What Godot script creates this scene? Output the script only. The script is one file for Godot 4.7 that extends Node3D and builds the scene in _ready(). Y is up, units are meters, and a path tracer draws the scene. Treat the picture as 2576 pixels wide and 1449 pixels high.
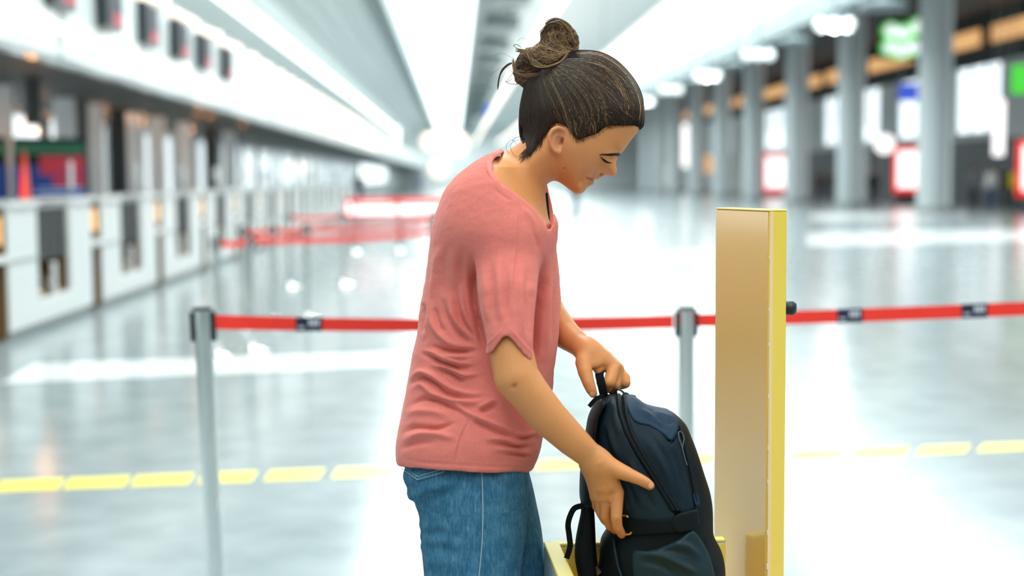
extends Node3D

# ---------------------------------------------------------------- camera numbers
const F := 3580.0            # focal length in pixels of the 2576 x 1449 frame
const CX := 1288.0
const CY := 724.5
const D0 := 2.47             # distance of the middle of the woman
const EYE := 1.42
var cam_o := Vector3(0, EYE, 0)
var cam_b := Basis.IDENTITY
var M := {}
var taken := {}
var rng := RandomNumberGenerator.new()


func _ready() -> void:
	rng.seed = 7
	cam_b = Basis(Vector3.UP, deg_to_rad(-2.29)) * Basis(Vector3.RIGHT, deg_to_rad(-4.46)) * Basis(Vector3.BACK, -0.006)
	set_camera()
	set_light()
	make_materials()
	build_hall()
	build_left_wing()
	build_right_wing()
	build_queue()
	build_floor_marks()
	build_passers()
	build_sizer()
	build_backpack()
	build_woman()


func set_camera() -> void:
	var cam := Camera3D.new()
	cam.name = "camera"
	add_child(cam)
	cam.transform = Transform3D(cam_b, cam_o)
	var lens := CameraAttributesPhysical.new()
	lens.frustum_focal_length = 12.0 / (CY / F)
	lens.frustum_focus_distance = 2.46
	lens.frustum_near = 0.05
	lens.frustum_far = 400.0
	lens.exposure_aperture = 2.45
	cam.attributes = lens
	cam.fov = rad_to_deg(2.0 * atan(CY / F))
	cam.near = 0.05
	cam.far = 400.0


func set_light() -> void:
	var e := Environment.new()
	e.background_mode = Environment.BG_COLOR
	e.background_color = Color(0.93, 0.98, 1.0)
	e.background_energy_multiplier = 4.5
	e.tonemap_mode = Environment.TONE_MAPPER_LINEAR
	e.tonemap_exposure = EXPOSURE
	e.sdfgi_enabled = true
	e.ssao_enabled = true
	e.ssil_enabled = true
	var w := WorldEnvironment.new()
	w.name = "environment"
	w.environment = e
	add_child(w)


const EXPOSURE := 0.68
const SKYLIGHT := 3.2         # glow of a skylight panel as the eye sees it
const DAYLIGHT := 6.4         # light that comes down through the middle skylight
const ADDED_UPLIGHT := 14.0  # added light thrown up at the ceiling
const DAYLIGHT_WIDE := 5.8    # and through the wide one, which faces the open sky


# ---------------------------------------------------------------- places
func at_pixel(px: float, py: float, depth: float) -> Vector3:
	return cam_o + cam_b * Vector3((px - CX) / F * depth, (CY - py) / F * depth, -depth)


func on_height(px: float, py: float, h: float) -> Vector3:
	var dir := cam_b * Vector3((px - CX) / F, (CY - py) / F, -1)
	return cam_o + dir * ((h - cam_o.y) / dir.y)


func on_side(px: float, py: float, x: float) -> Vector3:
	var dir := cam_b * Vector3((px - CX) / F, (CY - py) / F, -1)
	return cam_o + dir * ((x - cam_o.x) / dir.x)


# near things are shaped in metres on axes turned like the view: x right, y up, z towards the viewer, z 0 at D0
func lp(px: float, py: float, z: float) -> Vector3:
	var d := D0 - z
	return Vector3((px - CX) / F * d, (CY - py) / F * d, z)


func to_world(v: Vector3) -> Vector3:
	return cam_o + cam_b * Vector3(v.x, v.y, v.z - D0)


func to_near(w: Vector3) -> Vector3:
	var v := cam_b.inverse() * (w - cam_o)
	return Vector3(v.x, v.y, v.z + D0)


func pix(v: Vector3) -> Vector2:
	var k := F / (D0 - v.z)
	return Vector2(v.x * k + CX, CY - v.y * k)


# ---------------------------------------------------------------- nodes
func numbered(called: String) -> String:
	if not taken.has(called):
		taken[called] = 0
		return called
	taken[called] += 1
	return "%s_%03d" % [called, taken[called]]


func thing(called: String, label: String, category: String, at := Vector3.ZERO, turn := 0.0, group := "") -> Node3D:
	var o := Node3D.new()
	o.name = numbered(called)
	add_child(o)
	o.position = at
	o.rotation.y = turn
	tag(o, label, category, group)
	return o


func tag(o: Node3D, label: String, category: String, group := "", kind := "") -> void:
	if label: o.set_meta("label", label)
	if category: o.set_meta("category", category)
	if group: o.set_meta("group", group)
	if kind: o.set_meta("kind", kind)


func part(called: String, mesh: Mesh, m: Material, parent: Node3D, at := Vector3.ZERO) -> MeshInstance3D:
	var o := MeshInstance3D.new()
	o.name = called
	o.mesh = mesh
	o.material_override = m
	parent.add_child(o, true)
	o.position = at
	return o


func struct(called: String, mesh: Mesh, m: Material, label := "", at := Vector3.ZERO) -> MeshInstance3D:
	var o := MeshInstance3D.new()
	o.name = numbered(called)
	o.mesh = mesh
	o.material_override = m
	add_child(o)
	o.position = at
	o.set_meta("kind", "structure")
	if label: o.set_meta("label", label)
	return o


func copy(o: Node3D, at: Vector3, turn := 0.0, label := "") -> Node3D:
	var base := String(o.name)
	var cut := RegEx.create_from_string("_[0-9]{3}$").sub(base, "")
	var c: Node3D = o.duplicate()
	c.name = numbered(cut)
	add_child(c)
	c.position = at
	c.rotation.y = turn
	if label: c.set_meta("label", label)
	return c


# ---------------------------------------------------------------- mesh collecting
class Bag:
	var v := PackedVector3Array()
	var n := PackedVector3Array()
	var c := PackedColorArray()
	var i := PackedInt32Array()
	var tint := Color(1, 1, 1)

	func vert(p: Vector3, m: Vector3) -> int:
		v.append(p)
		n.append(m)
		c.append(tint)
		return v.size() - 1

	func tri(a: int, b: int, d: int) -> void:
		var g := (v[b] - v[a]).cross(v[d] - v[a])
		if g.dot(n[a] + n[b] + n[d]) > 0.0:
			i.append_array(PackedInt32Array([a, d, b]))
		else:
			i.append_array(PackedInt32Array([a, b, d]))

	func quad(a: int, b: int, d: int, e: int) -> void:
		tri(a, b, d)
		tri(a, d, e)

	func face(p: Array, m: Vector3) -> void:
		var k := v.size()
		for q: Vector3 in p:
			vert(q, m)
		for t in range(1, p.size() - 1):
			tri(k, k + t, k + t + 1)

	func box(mid: Vector3, size: Vector3, bevel := 0.0, turn := Basis.IDENTITY) -> void:
		var h := size * 0.5
		var b := minf(bevel, minf(h.x, minf(h.y, h.z)) * 0.9)
		var ax := [Vector3.RIGHT, Vector3.UP, Vector3.BACK]
		for k in 3:
			for s: float in [-1.0, 1.0]:
				var m: Vector3 = ax[k] * s
				var u: Vector3 = ax[(k + 1) % 3]
				var w: Vector3 = ax[(k + 2) % 3]
				var o: Vector3 = m * h[k]
				var hu: float = h[(k + 1) % 3] - b
				var hw: float = h[(k + 2) % 3] - b
				face([mid + turn * (o - u * hu - w * hw), mid + turn * (o + u * hu - w * hw), mid + turn * (o + u * hu + w * hw), mid + turn * (o - u * hu + w * hw)], turn * m)
		if b <= 0.0:
			return
		for k in 3:
			var a: Vector3 = ax[k]
			var u: Vector3 = ax[(k + 1) % 3]
			var w: Vector3 = ax[(k + 2) % 3]
			var hk: float = h[k] - b
			for su: float in [-1.0, 1.0]:
				for sw: float in [-1.0, 1.0]:
					var p1: Vector3 = u * su * h[(k + 1) % 3] + w * sw * (h[(k + 2) % 3] - b)
					var p2: Vector3 = u * su * (h[(k + 1) % 3] - b) + w * sw * h[(k + 2) % 3]
					face([mid + turn * (p1 - a * hk), mid + turn * (p1 + a * hk), mid + turn * (p2 + a * hk), mid + turn * (p2 - a * hk)], turn * (u * su + w * sw).normalized())
		for sx: float in [-1.0, 1.0]:
			for sy: float in [-1.0, 1.0]:
				for sz: float in [-1.0, 1.0]:
					var q := Vector3(sx, sy, sz)
					face([mid + turn * (q * Vector3(h.x, h.y - b, h.z - b)), mid + turn * (q * Vector3(h.x - b, h.y, h.z - b)), mid + turn * (q * Vector3(h.x - b, h.y - b, h.z))], turn * q.normalized())

	func tube(pts: PackedVector3Array, radii: PackedFloat32Array, sides := 6, flat := 1.0, side := Vector3.ZERO) -> void:
		# flat < 1 squeezes the tube across «side»
		var last := pts.size() - 1
		var ref := Vector3.ZERO
		var first := v.size()
		for k in pts.size():
			var t := (pts[mini(k + 1, last)] - pts[maxi(k - 1, 0)]).normalized()
			if ref == Vector3.ZERO:
				ref = side if side != Vector3.ZERO else (Vector3.UP if absf(t.y) < 0.9 else Vector3.RIGHT)
			if side != Vector3.ZERO:
				ref = side
			ref = (ref - t * ref.dot(t)).normalized()
			var w := t.cross(ref)
			var r := radii[k] if radii.size() > 1 else radii[0]
			for s in sides:
				var a := TAU * s / sides
				var m := (ref * cos(a) / flat + w * sin(a)).normalized()
				vert(pts[k] + (ref * cos(a) * flat + w * sin(a)) * r, m)
		for k in last:
			for s in sides:
				var a := first + k * sides + s
				var b := first + k * sides + (s + 1) % sides
				quad(a, b, b + sides, a + sides)
		for e: int in [0, last]:
			var t := (pts[0] - pts[1]).normalized() if e == 0 else (pts[last] - pts[last - 1]).normalized()
			var k0 := v.size()
			for s in sides:
				vert(v[first + e * sides + s], t)
			for s in range(1, sides - 1):
				tri(k0, k0 + s, k0 + s + 1)

	func ribbon(pts: PackedVector3Array, across: Array, width: float, thick: float) -> void:
		# a band of webbing: a flat box swept along pts; across[k] is the direction of its width
		var last := pts.size() - 1
		var first := v.size()
		for k in pts.size():
			var t := (pts[mini(k + 1, last)] - pts[maxi(k - 1, 0)]).normalized()
			var u: Vector3 = across[mini(k, across.size() - 1)]
			u = (u - t * u.dot(t)).normalized()
			var w := t.cross(u).normalized()
			for q: Array in [[1, 1, w], [-1, 1, w], [-1, 1, -u], [-1, -1, -u], [-1, -1, -w], [1, -1, -w], [1, -1, u], [1, 1, u]]:
				vert(pts[k] + u * (q[0] * width * 0.5) + w * (q[1] * thick * 0.5), q[2])
		for k in last:
			for s: int in [0, 2, 4, 6]:
				var a := first + k * 8 + s
				quad(a, a + 1, a + 9, a + 8)
		for e: int in [0, last]:
			var t := (pts[0] - pts[1]).normalized() if e == 0 else (pts[last] - pts[last - 1]).normalized()
			face([v[first + e * 8], v[first + e * 8 + 1], v[first + e * 8 + 4], v[first + e * 8 + 5]], t)

	func lathe(profile: Array, at := Vector3.ZERO, segs := 20, turn := Basis.IDENTITY) -> void:
		# profile: Vector2(radius, height); doubled points make sharp edges
		var first := v.size()
		var last := profile.size() - 1
		for k in profile.size():
			var p: Vector2 = profile[k]
			var a: Vector2 = profile[k - 1] if k > 0 and not profile[k - 1].is_equal_approx(p) else p
			var b: Vector2 = profile[k + 1] if k < last and not profile[k + 1].is_equal_approx(p) else p
			var t := (b - a).normalized()
			var m := Vector2(t.y, -t.x)
			for s in segs:
				var q := TAU * s / segs
				vert(at + turn * Vector3(cos(q) * p.x, p.y, sin(q) * p.x), turn * Vector3(cos(q) * m.x, m.y, sin(q) * m.x))
		for k in last:
			if profile[k].is_equal_approx(profile[k + 1]):
				continue
			for s in segs:
				var a := first + k * segs + s
				var b := first + k * segs + (s + 1) % segs
				quad(a, b, b + segs, a + segs)

	func add(data: Array) -> void:
		var k := v.size()
		v.append_array(data[0])
		n.append_array(data[1])
		for q in data[0].size():
			c.append(tint)
		for q: int in data[2]:
			i.append(q + k)

	func mesh(shift := Vector3.ZERO) -> ArrayMesh:
		var a := []
		a.resize(Mesh.ARRAY_MAX)
		if shift != Vector3.ZERO:
			for k in v.size():
				v[k] -= shift
		a[Mesh.ARRAY_VERTEX] = v
		a[Mesh.ARRAY_NORMAL] = n
		a[Mesh.ARRAY_COLOR] = c
		a[Mesh.ARRAY_INDEX] = i
		var m := ArrayMesh.new()
		m.add_surface_from_arrays(Mesh.PRIMITIVE_TRIANGLES, a)
		return m


func box_mesh(size: Vector3, bevel := 0.0, mid := Vector3.ZERO) -> ArrayMesh:
	var b := Bag.new()
	b.box(mid, size, bevel)
	return b.mesh()


# near-space bag -> mesh in metres about the thing's base
func near_mesh(b: Bag, base: Vector3) -> ArrayMesh:
	for k in b.v.size():
		b.v[k] = to_world(b.v[k])
		b.n[k] = cam_b * b.n[k]
	return b.mesh(base)


# ---------------------------------------------------------------- outlines and distance fields
class Outline:
	# signed distance (inside positive) to a closed outline, sampled on a grid
	var lo: Vector2
	var cell: float
	var nx: int
	var ny: int
	var s := PackedFloat32Array()
	var pts: PackedVector2Array

	func _init(p: PackedVector2Array, grid: float, margin := 0.03) -> void:
		pts = p
		cell = grid
		lo = p[0]
		var hi := p[0]
		for q in p:
			lo = lo.min(q)
			hi = hi.max(q)
		lo -= Vector2(margin, margin)
		hi += Vector2(margin, margin)
		nx = int((hi.x - lo.x) / cell) + 2
		ny = int((hi.y - lo.y) / cell) + 2
		var curve := Curve2D.new()
		curve.bake_interval = 0.02
		for q in p:
			curve.add_point(q)
		curve.add_point(p[0])
		s.resize(nx * ny)
		for j in ny:
			for k in nx:
				var q := lo + Vector2(k, j) * cell
				var d := curve.get_closest_point(q).distance_to(q)
				s[j * nx + k] = d if Geometry2D.is_point_in_polygon(q, p) else -d

	func soften(times: int, from: float, to: float) -> Outline:
		# round the ridges deep inside the outline, leave its border as it is
		var was := s.duplicate()
		for pass_ in times:
			var next := s.duplicate()
			for j in range(1, ny - 1):
				for k in range(1, nx - 1):
					var o := j * nx + k
					if was[o] > 0.0:
						next[o] = s[o] * 0.2 + (s[o - 1] + s[o + 1] + s[o - nx] + s[o + nx]) * 0.2
			s = next
		for o in s.size():
			s[o] = lerpf(was[o], s[o], smoothstep(from, to, was[o]))
		return self

	func at(x: float, y: float) -> float:
		var u := (x - lo.x) / cell
		var w := (y - lo.y) / cell
		var cu := clampf(u, 0.0, nx - 1.001)
		var cw := clampf(w, 0.0, ny - 1.001)
		var k := int(cu)
		var j := int(cw)
		var fu := cu - k
		var fw := cw - j
		var o := j * nx + k
		var d := lerpf(lerpf(s[o], s[o + 1], fu), lerpf(s[o + nx], s[o + nx + 1], fu), fw)
		if u != cu or w != cw:
			d -= Vector2(u - cu, w - cw).length() * cell
		return d


func outline(flat: Array, z: float, grid: float, rounds := 3, margin := 0.03) -> Outline:
	return Outline.new(round_off(flat, z, rounds), grid, margin)


func round_off(flat: Array, z: float, rounds := 3) -> PackedVector2Array:
	# pixel pairs -> closed smooth outline in metres on the plane z
	var a := PackedVector2Array()
	for k in range(0, flat.size(), 2):
		var q := lp(flat[k], flat[k + 1], z)
		a.append(Vector2(q.x, q.y))
	if rounds < 2:
		return a
	var out := PackedVector2Array()
	var m := a.size()
	for k in m:
		for t in rounds:
			out.append(a[k].cubic_interpolate(a[(k + 1) % m], a[(k - 1 + m) % m], a[(k + 2) % m], float(t) / rounds))
	return out


func curve_points(flat: Array, rounds := 5) -> PackedVector3Array:
	# px, py, z triples -> smooth open curve in near space
	var a: Array[Vector3] = []
	for k in range(0, flat.size(), 3):
		a.append(lp(flat[k], flat[k + 1], flat[k + 2]))
	var out := PackedVector3Array()
	var m := a.size()
	for k in m - 1:
		for t in rounds:
			out.append(a[k].cubic_interpolate(a[k + 1], a[maxi(k - 1, 0)], a[mini(k + 2, m - 1)], float(t) / rounds))
	out.append(a[m - 1])
	return out


func smin(a: float, b: float, k: float) -> float:
	var h := maxf(k - absf(a - b), 0.0) / k
	return minf(a, b) - h * h * k * 0.25


class Chain:
	# tapered capsules from joint to joint: px, py, z, radius in pixels
	var p := PackedVector3Array()
	var r := PackedFloat32Array()
	var mid := Vector3.ZERO
	var reach := 0.0

	func _init(joints: PackedVector3Array, radii: PackedFloat32Array) -> void:
		p = joints
		r = radii
		for q in p:
			mid += q / p.size()
		for k in p.size():
			reach = maxf(reach, p[k].distance_to(mid) + r[k])

	func at(q: Vector3) -> float:
		var far := q.distance_to(mid) - reach
		if far > 0.1:
			return far
		var best := 1e9
		for k in p.size() - 1:
			var a := p[k]
			var ab := p[k + 1] - a
			var t := clampf((q - a).dot(ab) / ab.length_squared(), 0.0, 1.0)
			best = minf(best, q.distance_to(a + ab * t) - lerpf(r[k], r[k + 1], t))
		return best


func chain(flat: Array) -> Chain:
	var p := PackedVector3Array()
	var r := PackedFloat32Array()
	for k in range(0, flat.size(), 4):
		p.append(lp(flat[k], flat[k + 1], flat[k + 2]))
		r.append(flat[k + 3] * (D0 - flat[k + 2]) / F)
	return Chain.new(p, r)


# one vertex in each cell that the surface crosses, one quad round each crossed edge
func nets(f: Callable, lo: Vector3, hi: Vector3, c: float) -> Array:
	var bx := ceili((hi.x - lo.x) / c / 4.0)
	var by := ceili((hi.y - lo.y) / c / 4.0)
	var bz := ceili((hi.z - lo.z) / c / 4.0)
	var px := bx * 4 + 1
	var py := by * 4 + 1
	var pz := bz * 4 + 1
	var sy := px
	var sz := px * py
	var vals := PackedFloat32Array()
	vals.resize(px * py * pz)
	vals.fill(1e9)
	var ids := PackedInt32Array()
	ids.resize(px * py * pz)
	ids.fill(-1)
	var near := 3.4641 * c * 1.35
	var live := PackedInt32Array()
	for k in bz:
		for j in by:
			for i in bx:
				var mid := lo + Vector3(i * 4 + 2, j * 4 + 2, k * 4 + 2) * c
				var d: float = f.call(mid)
				if absf(d) > near:
					continue
				live.append(i * 4)
				live.append(j * 4)
				live.append(k * 4)
				for w in 5:
					for u in 5:
						var o := (k * 4 + w) * sz + (j * 4 + u) * sy + i * 4
						for t in 5:
							if vals[o + t] > 1e8:
								vals[o + t] = f.call(lo + Vector3(i * 4 + t, j * 4 + u, k * 4 + w) * c)
	var verts := PackedVector3Array()
	for b in range(0, live.size(), 3):
		for w in 4:
			for u in 4:
				for t in 4:
					var x := live[b] + t
					var y := live[b + 1] + u
					var z := live[b + 2] + w
					var o := z * sz + y * sy + x
					var a0 := vals[o]
					var a1 := vals[o + 1]
					var a2 := vals[o + sy]
					var a3 := vals[o + sy + 1]
					var a4 := vals[o + sz]
					var a5 := vals[o + sz + 1]
					var a6 := vals[o + sz + sy]
					var a7 := vals[o + sz + sy + 1]
					var m := int(a0 < 0) + int(a1 < 0) + int(a2 < 0) + int(a3 < 0) + int(a4 < 0) + int(a5 < 0) + int(a6 < 0) + int(a7 < 0)
					if m == 0 or m == 8:
						continue
					var sum := Vector3.ZERO
					var n := 0
					if (a0 < 0) != (a1 < 0): sum += Vector3(a0 / (a0 - a1), 0, 0); n += 1
					if (a2 < 0) != (a3 < 0): sum += Vector3(a2 / (a2 - a3), 1, 0); n += 1
					if (a4 < 0) != (a5 < 0): sum += Vector3(a4 / (a4 - a5), 0, 1); n += 1
					if (a6 < 0) != (a7 < 0): sum += Vector3(a6 / (a6 - a7), 1, 1); n += 1
					if (a0 < 0) != (a2 < 0): sum += Vector3(0, a0 / (a0 - a2), 0); n += 1
					if (a1 < 0) != (a3 < 0): sum += Vector3(1, a1 / (a1 - a3), 0); n += 1
					if (a4 < 0) != (a6 < 0): sum += Vector3(0, a4 / (a4 - a6), 1); n += 1
					if (a5 < 0) != (a7 < 0): sum += Vector3(1, a5 / (a5 - a7), 1); n += 1
					if (a0 < 0) != (a4 < 0): sum += Vector3(0, 0, a0 / (a0 - a4)); n += 1
					if (a1 < 0) != (a5 < 0): sum += Vector3(1, 0, a1 / (a1 - a5)); n += 1
					if (a2 < 0) != (a6 < 0): sum += Vector3(0, 1, a2 / (a2 - a6)); n += 1
					if (a3 < 0) != (a7 < 0): sum += Vector3(1, 1, a3 / (a3 - a7)); n += 1
					ids[o] = verts.size()
					verts.append(lo + (Vector3(x, y, z) + sum / n) * c)
	var idx := PackedInt32Array()
	for b in range(0, live.size(), 3):
		for w in 4:
			for u in 4:
				for t in 4:
					var x := live[b] + t
					var y := live[b + 1] + u
					var z := live[b + 2] + w
					var o := z * sz + y * sy + x
					if ids[o] < 0:
						continue
					var a := vals[o] < 0
					if y > 0 and z > 0 and (vals[o + 1] < 0) != a:
						_quad(idx, ids[o - sy - sz], ids[o - sz], ids[o], ids[o - sy], a)
					if x > 0 and z > 0 and (vals[o + sy] < 0) != a:
						_quad(idx, ids[o - 1 - sz], ids[o - 1], ids[o], ids[o - sz], a)
					if x > 0 and y > 0 and (vals[o + sz] < 0) != a:
						_quad(idx, ids[o - 1 - sy], ids[o - sy], ids[o], ids[o - 1], a)
	return [verts, PackedVector3Array(), idx]


func _quad(idx: PackedInt32Array, a: int, b: int, c: int, d: int, out: bool) -> void:
	if a < 0 or b < 0 or c < 0 or d < 0:
		return
	if out:
		idx.append_array(PackedInt32Array([a, c, b, a, d, c]))
	else:
		idx.append_array(PackedInt32Array([a, b, c, a, c, d]))


func relax(data: Array, times: int) -> Array:
	# each vertex moves half way to the mean of its neighbours
	var v: PackedVector3Array = data[0]
	var idx: PackedInt32Array = data[2]
	for pass_ in times:
		var sum := PackedVector3Array()
		sum.resize(v.size())
		var n := PackedInt32Array()
		n.resize(v.size())
		for k in range(0, idx.size(), 3):
			var a := idx[k]
			var b := idx[k + 1]
			var c := idx[k + 2]
			sum[a] += v[b] + v[c]
			sum[b] += v[a] + v[c]
			sum[c] += v[a] + v[b]
			n[a] += 2
			n[b] += 2
			n[c] += 2
		for k in v.size():
			if n[k] > 0:
				v[k] = v[k].lerp(sum[k] / n[k], 0.5)
	return [v, data[1], idx]


func with_normals(data: Array) -> Array:
	var v: PackedVector3Array = data[0]
	var idx: PackedInt32Array = data[2]
	var n := PackedVector3Array()
	n.resize(v.size())
	for k in range(0, idx.size(), 3):
		var g := (v[idx[k + 2]] - v[idx[k]]).cross(v[idx[k + 1]] - v[idx[k]])
		n[idx[k]] += g
		n[idx[k + 1]] += g
		n[idx[k + 2]] += g
	for k in n.size():
		n[k] = n[k].normalized()
	return [v, n, idx]


# a soft pillow over an outline: half as deep as «deep» at most, full depth where the outline is «rad» away
func pillow(o: Outline, p: Vector3, z0: float, rad: float, deep: float) -> float:
	var q := maxf(rad - o.at(p.x, p.y), 0.0)
	var z := (p.z - z0) * rad / deep
	return (sqrt(q * q + z * z) - rad) * minf(1.0, deep / rad)


func bolster(o: Outline, p: Vector3, z0: float, rad: float, deep: float, n: float) -> float:
	# like pillow, with fuller sides
	var q := maxf(rad - o.at(p.x, p.y), 0.0)
	var z := absf(p.z - z0) * rad / deep
	return (pow(pow(q, n) + pow(z, n), 1.0 / n) - rad) * minf(1.0, deep / rad)


# a panel of even thickness lying on the front of a pillow
func panel(o: Outline, base: Outline, z0: float, rad: float, deep: float, thick: float, edge: float) -> Callable:
	return func(p: Vector3) -> float:
		var a := absf(pillow(base, p, z0, rad, deep)) - thick + edge
		var b := maxf(edge - o.at(p.x, p.y), z0 - p.z)
		return minf(maxf(a, b), 0.0) + Vector2(maxf(a, 0.0), maxf(b, 0.0)).length() - edge


# ---------------------------------------------------------------- creases: [height mm, width px, px, py, px, py ...]
func prepare(list: Array) -> Array:
	var out := []
	for e: Array in list:
		var pts := PackedVector2Array()
		var a: Array[Vector2] = []
		for k in range(2, e.size(), 2):
			a.append(Vector2(e[k], e[k + 1]))
		for k in a.size() - 1:
			for t in 4:
				pts.append(a[k].cubic_interpolate(a[k + 1], a[maxi(k - 1, 0)], a[mini(k + 2, a.size() - 1)], t / 4.0))
		pts.append(a[a.size() - 1])
		var r := Rect2(pts[0], Vector2.ZERO)
		for q in pts:
			r = r.expand(q)
		out.append([float(e[0]) * 0.001, float(e[1]), pts, r.grow(float(e[1]) * 2.2)])
	return out


func crease(list: Array, q: Vector2) -> float:
	var h := 0.0
	for e: Array in list:
		var r: Rect2 = e[3]
		if not r.has_point(q):
			continue
		var pts: PackedVector2Array = e[2]
		var best := 1e9
		var where := 0.0
		for k in pts.size() - 1:
			var c := Geometry2D.get_closest_point_to_segment(q, pts[k], pts[k + 1])
			var d := c.distance_squared_to(q)
			if d < best:
				best = d
				where = (k + c.distance_to(pts[k]) / maxf(pts[k].distance_to(pts[k + 1]), 0.01)) / (pts.size() - 1)
		var w: float = e[1]
		if best < w * w * 4.8:
			h += e[0] * exp(-best / (w * w)) * smoothstep(0.0, 0.36, minf(where, 1.0 - where) + 0.01)
	return h


# ================================================================ materials
func mat(called: String, color: Color, rough := 0.6, metal := 0.0, specular := 0.5) -> StandardMaterial3D:
	var m := StandardMaterial3D.new()
	m.resource_name = called
	m.albedo_color = color
	m.roughness = rough
	m.metallic = metal
	m.metallic_specular = specular
	M[called] = m
	return m


func rgb8(r: int, g: int, b: int) -> Color:
	return Color8(r, g, b)


func glow(called: String, color: Color, energy: float) -> StandardMaterial3D:
	var m := mat(called, color, 0.5)
	m.emission_enabled = true
	m.emission = color
	m.emission_energy_multiplier = energy
	return m


func noise_map(seed_: int, freq: float, octaves: int, a: Color, b: Color, size := 512, as_normal := false, bump := 4.0, kind := FastNoiseLite.TYPE_SIMPLEX_SMOOTH) -> NoiseTexture2D:
	var n := FastNoiseLite.new()
	n.noise_type = kind
	n.seed = seed_
	n.frequency = freq
	n.fractal_octaves = octaves
	var t := NoiseTexture2D.new()
	t.width = size
	t.height = size
	t.seamless = true
	t.noise = n
	if as_normal:
		t.as_normal_map = true
		t.bump_strength = bump
	else:
		var g := Gradient.new()
		g.set_color(0, a)
		g.set_color(1, b)
		t.color_ramp = g
	return t


func denim_map() -> ImageTexture:
	# warp threads: broken pale streaks running up and down over blue, with coarse worn clouds
	var w := 512
	var im := Image.create(w, w, false, Image.FORMAT_RGB8)
	var fine := FastNoiseLite.new()
	fine.seed = 5
	fine.frequency = 0.9
	fine.noise_type = FastNoiseLite.TYPE_VALUE
	var cloud := FastNoiseLite.new()
	cloud.seed = 9
	cloud.frequency = 0.012
	for y in w:
		for x in w:
			var s := fine.get_noise_2d(x * 0.55, y * 0.045) * 0.5 + fine.get_noise_2d(x * 1.1 + 300, y * 0.11) * 0.35 + fine.get_noise_2d(x * 2.0, y * 1.9) * 0.2
			var k := clampf(0.45 + s * 0.62 + cloud.get_noise_2d(x, y) * 0.22, 0.0, 1.0)
			im.set_pixel(x, y, Color8(34, 84, 116).lerp(Color8(150, 190, 205), k * k * 0.9 + k * 0.1))
	return ImageTexture.create_from_image(im)


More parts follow.
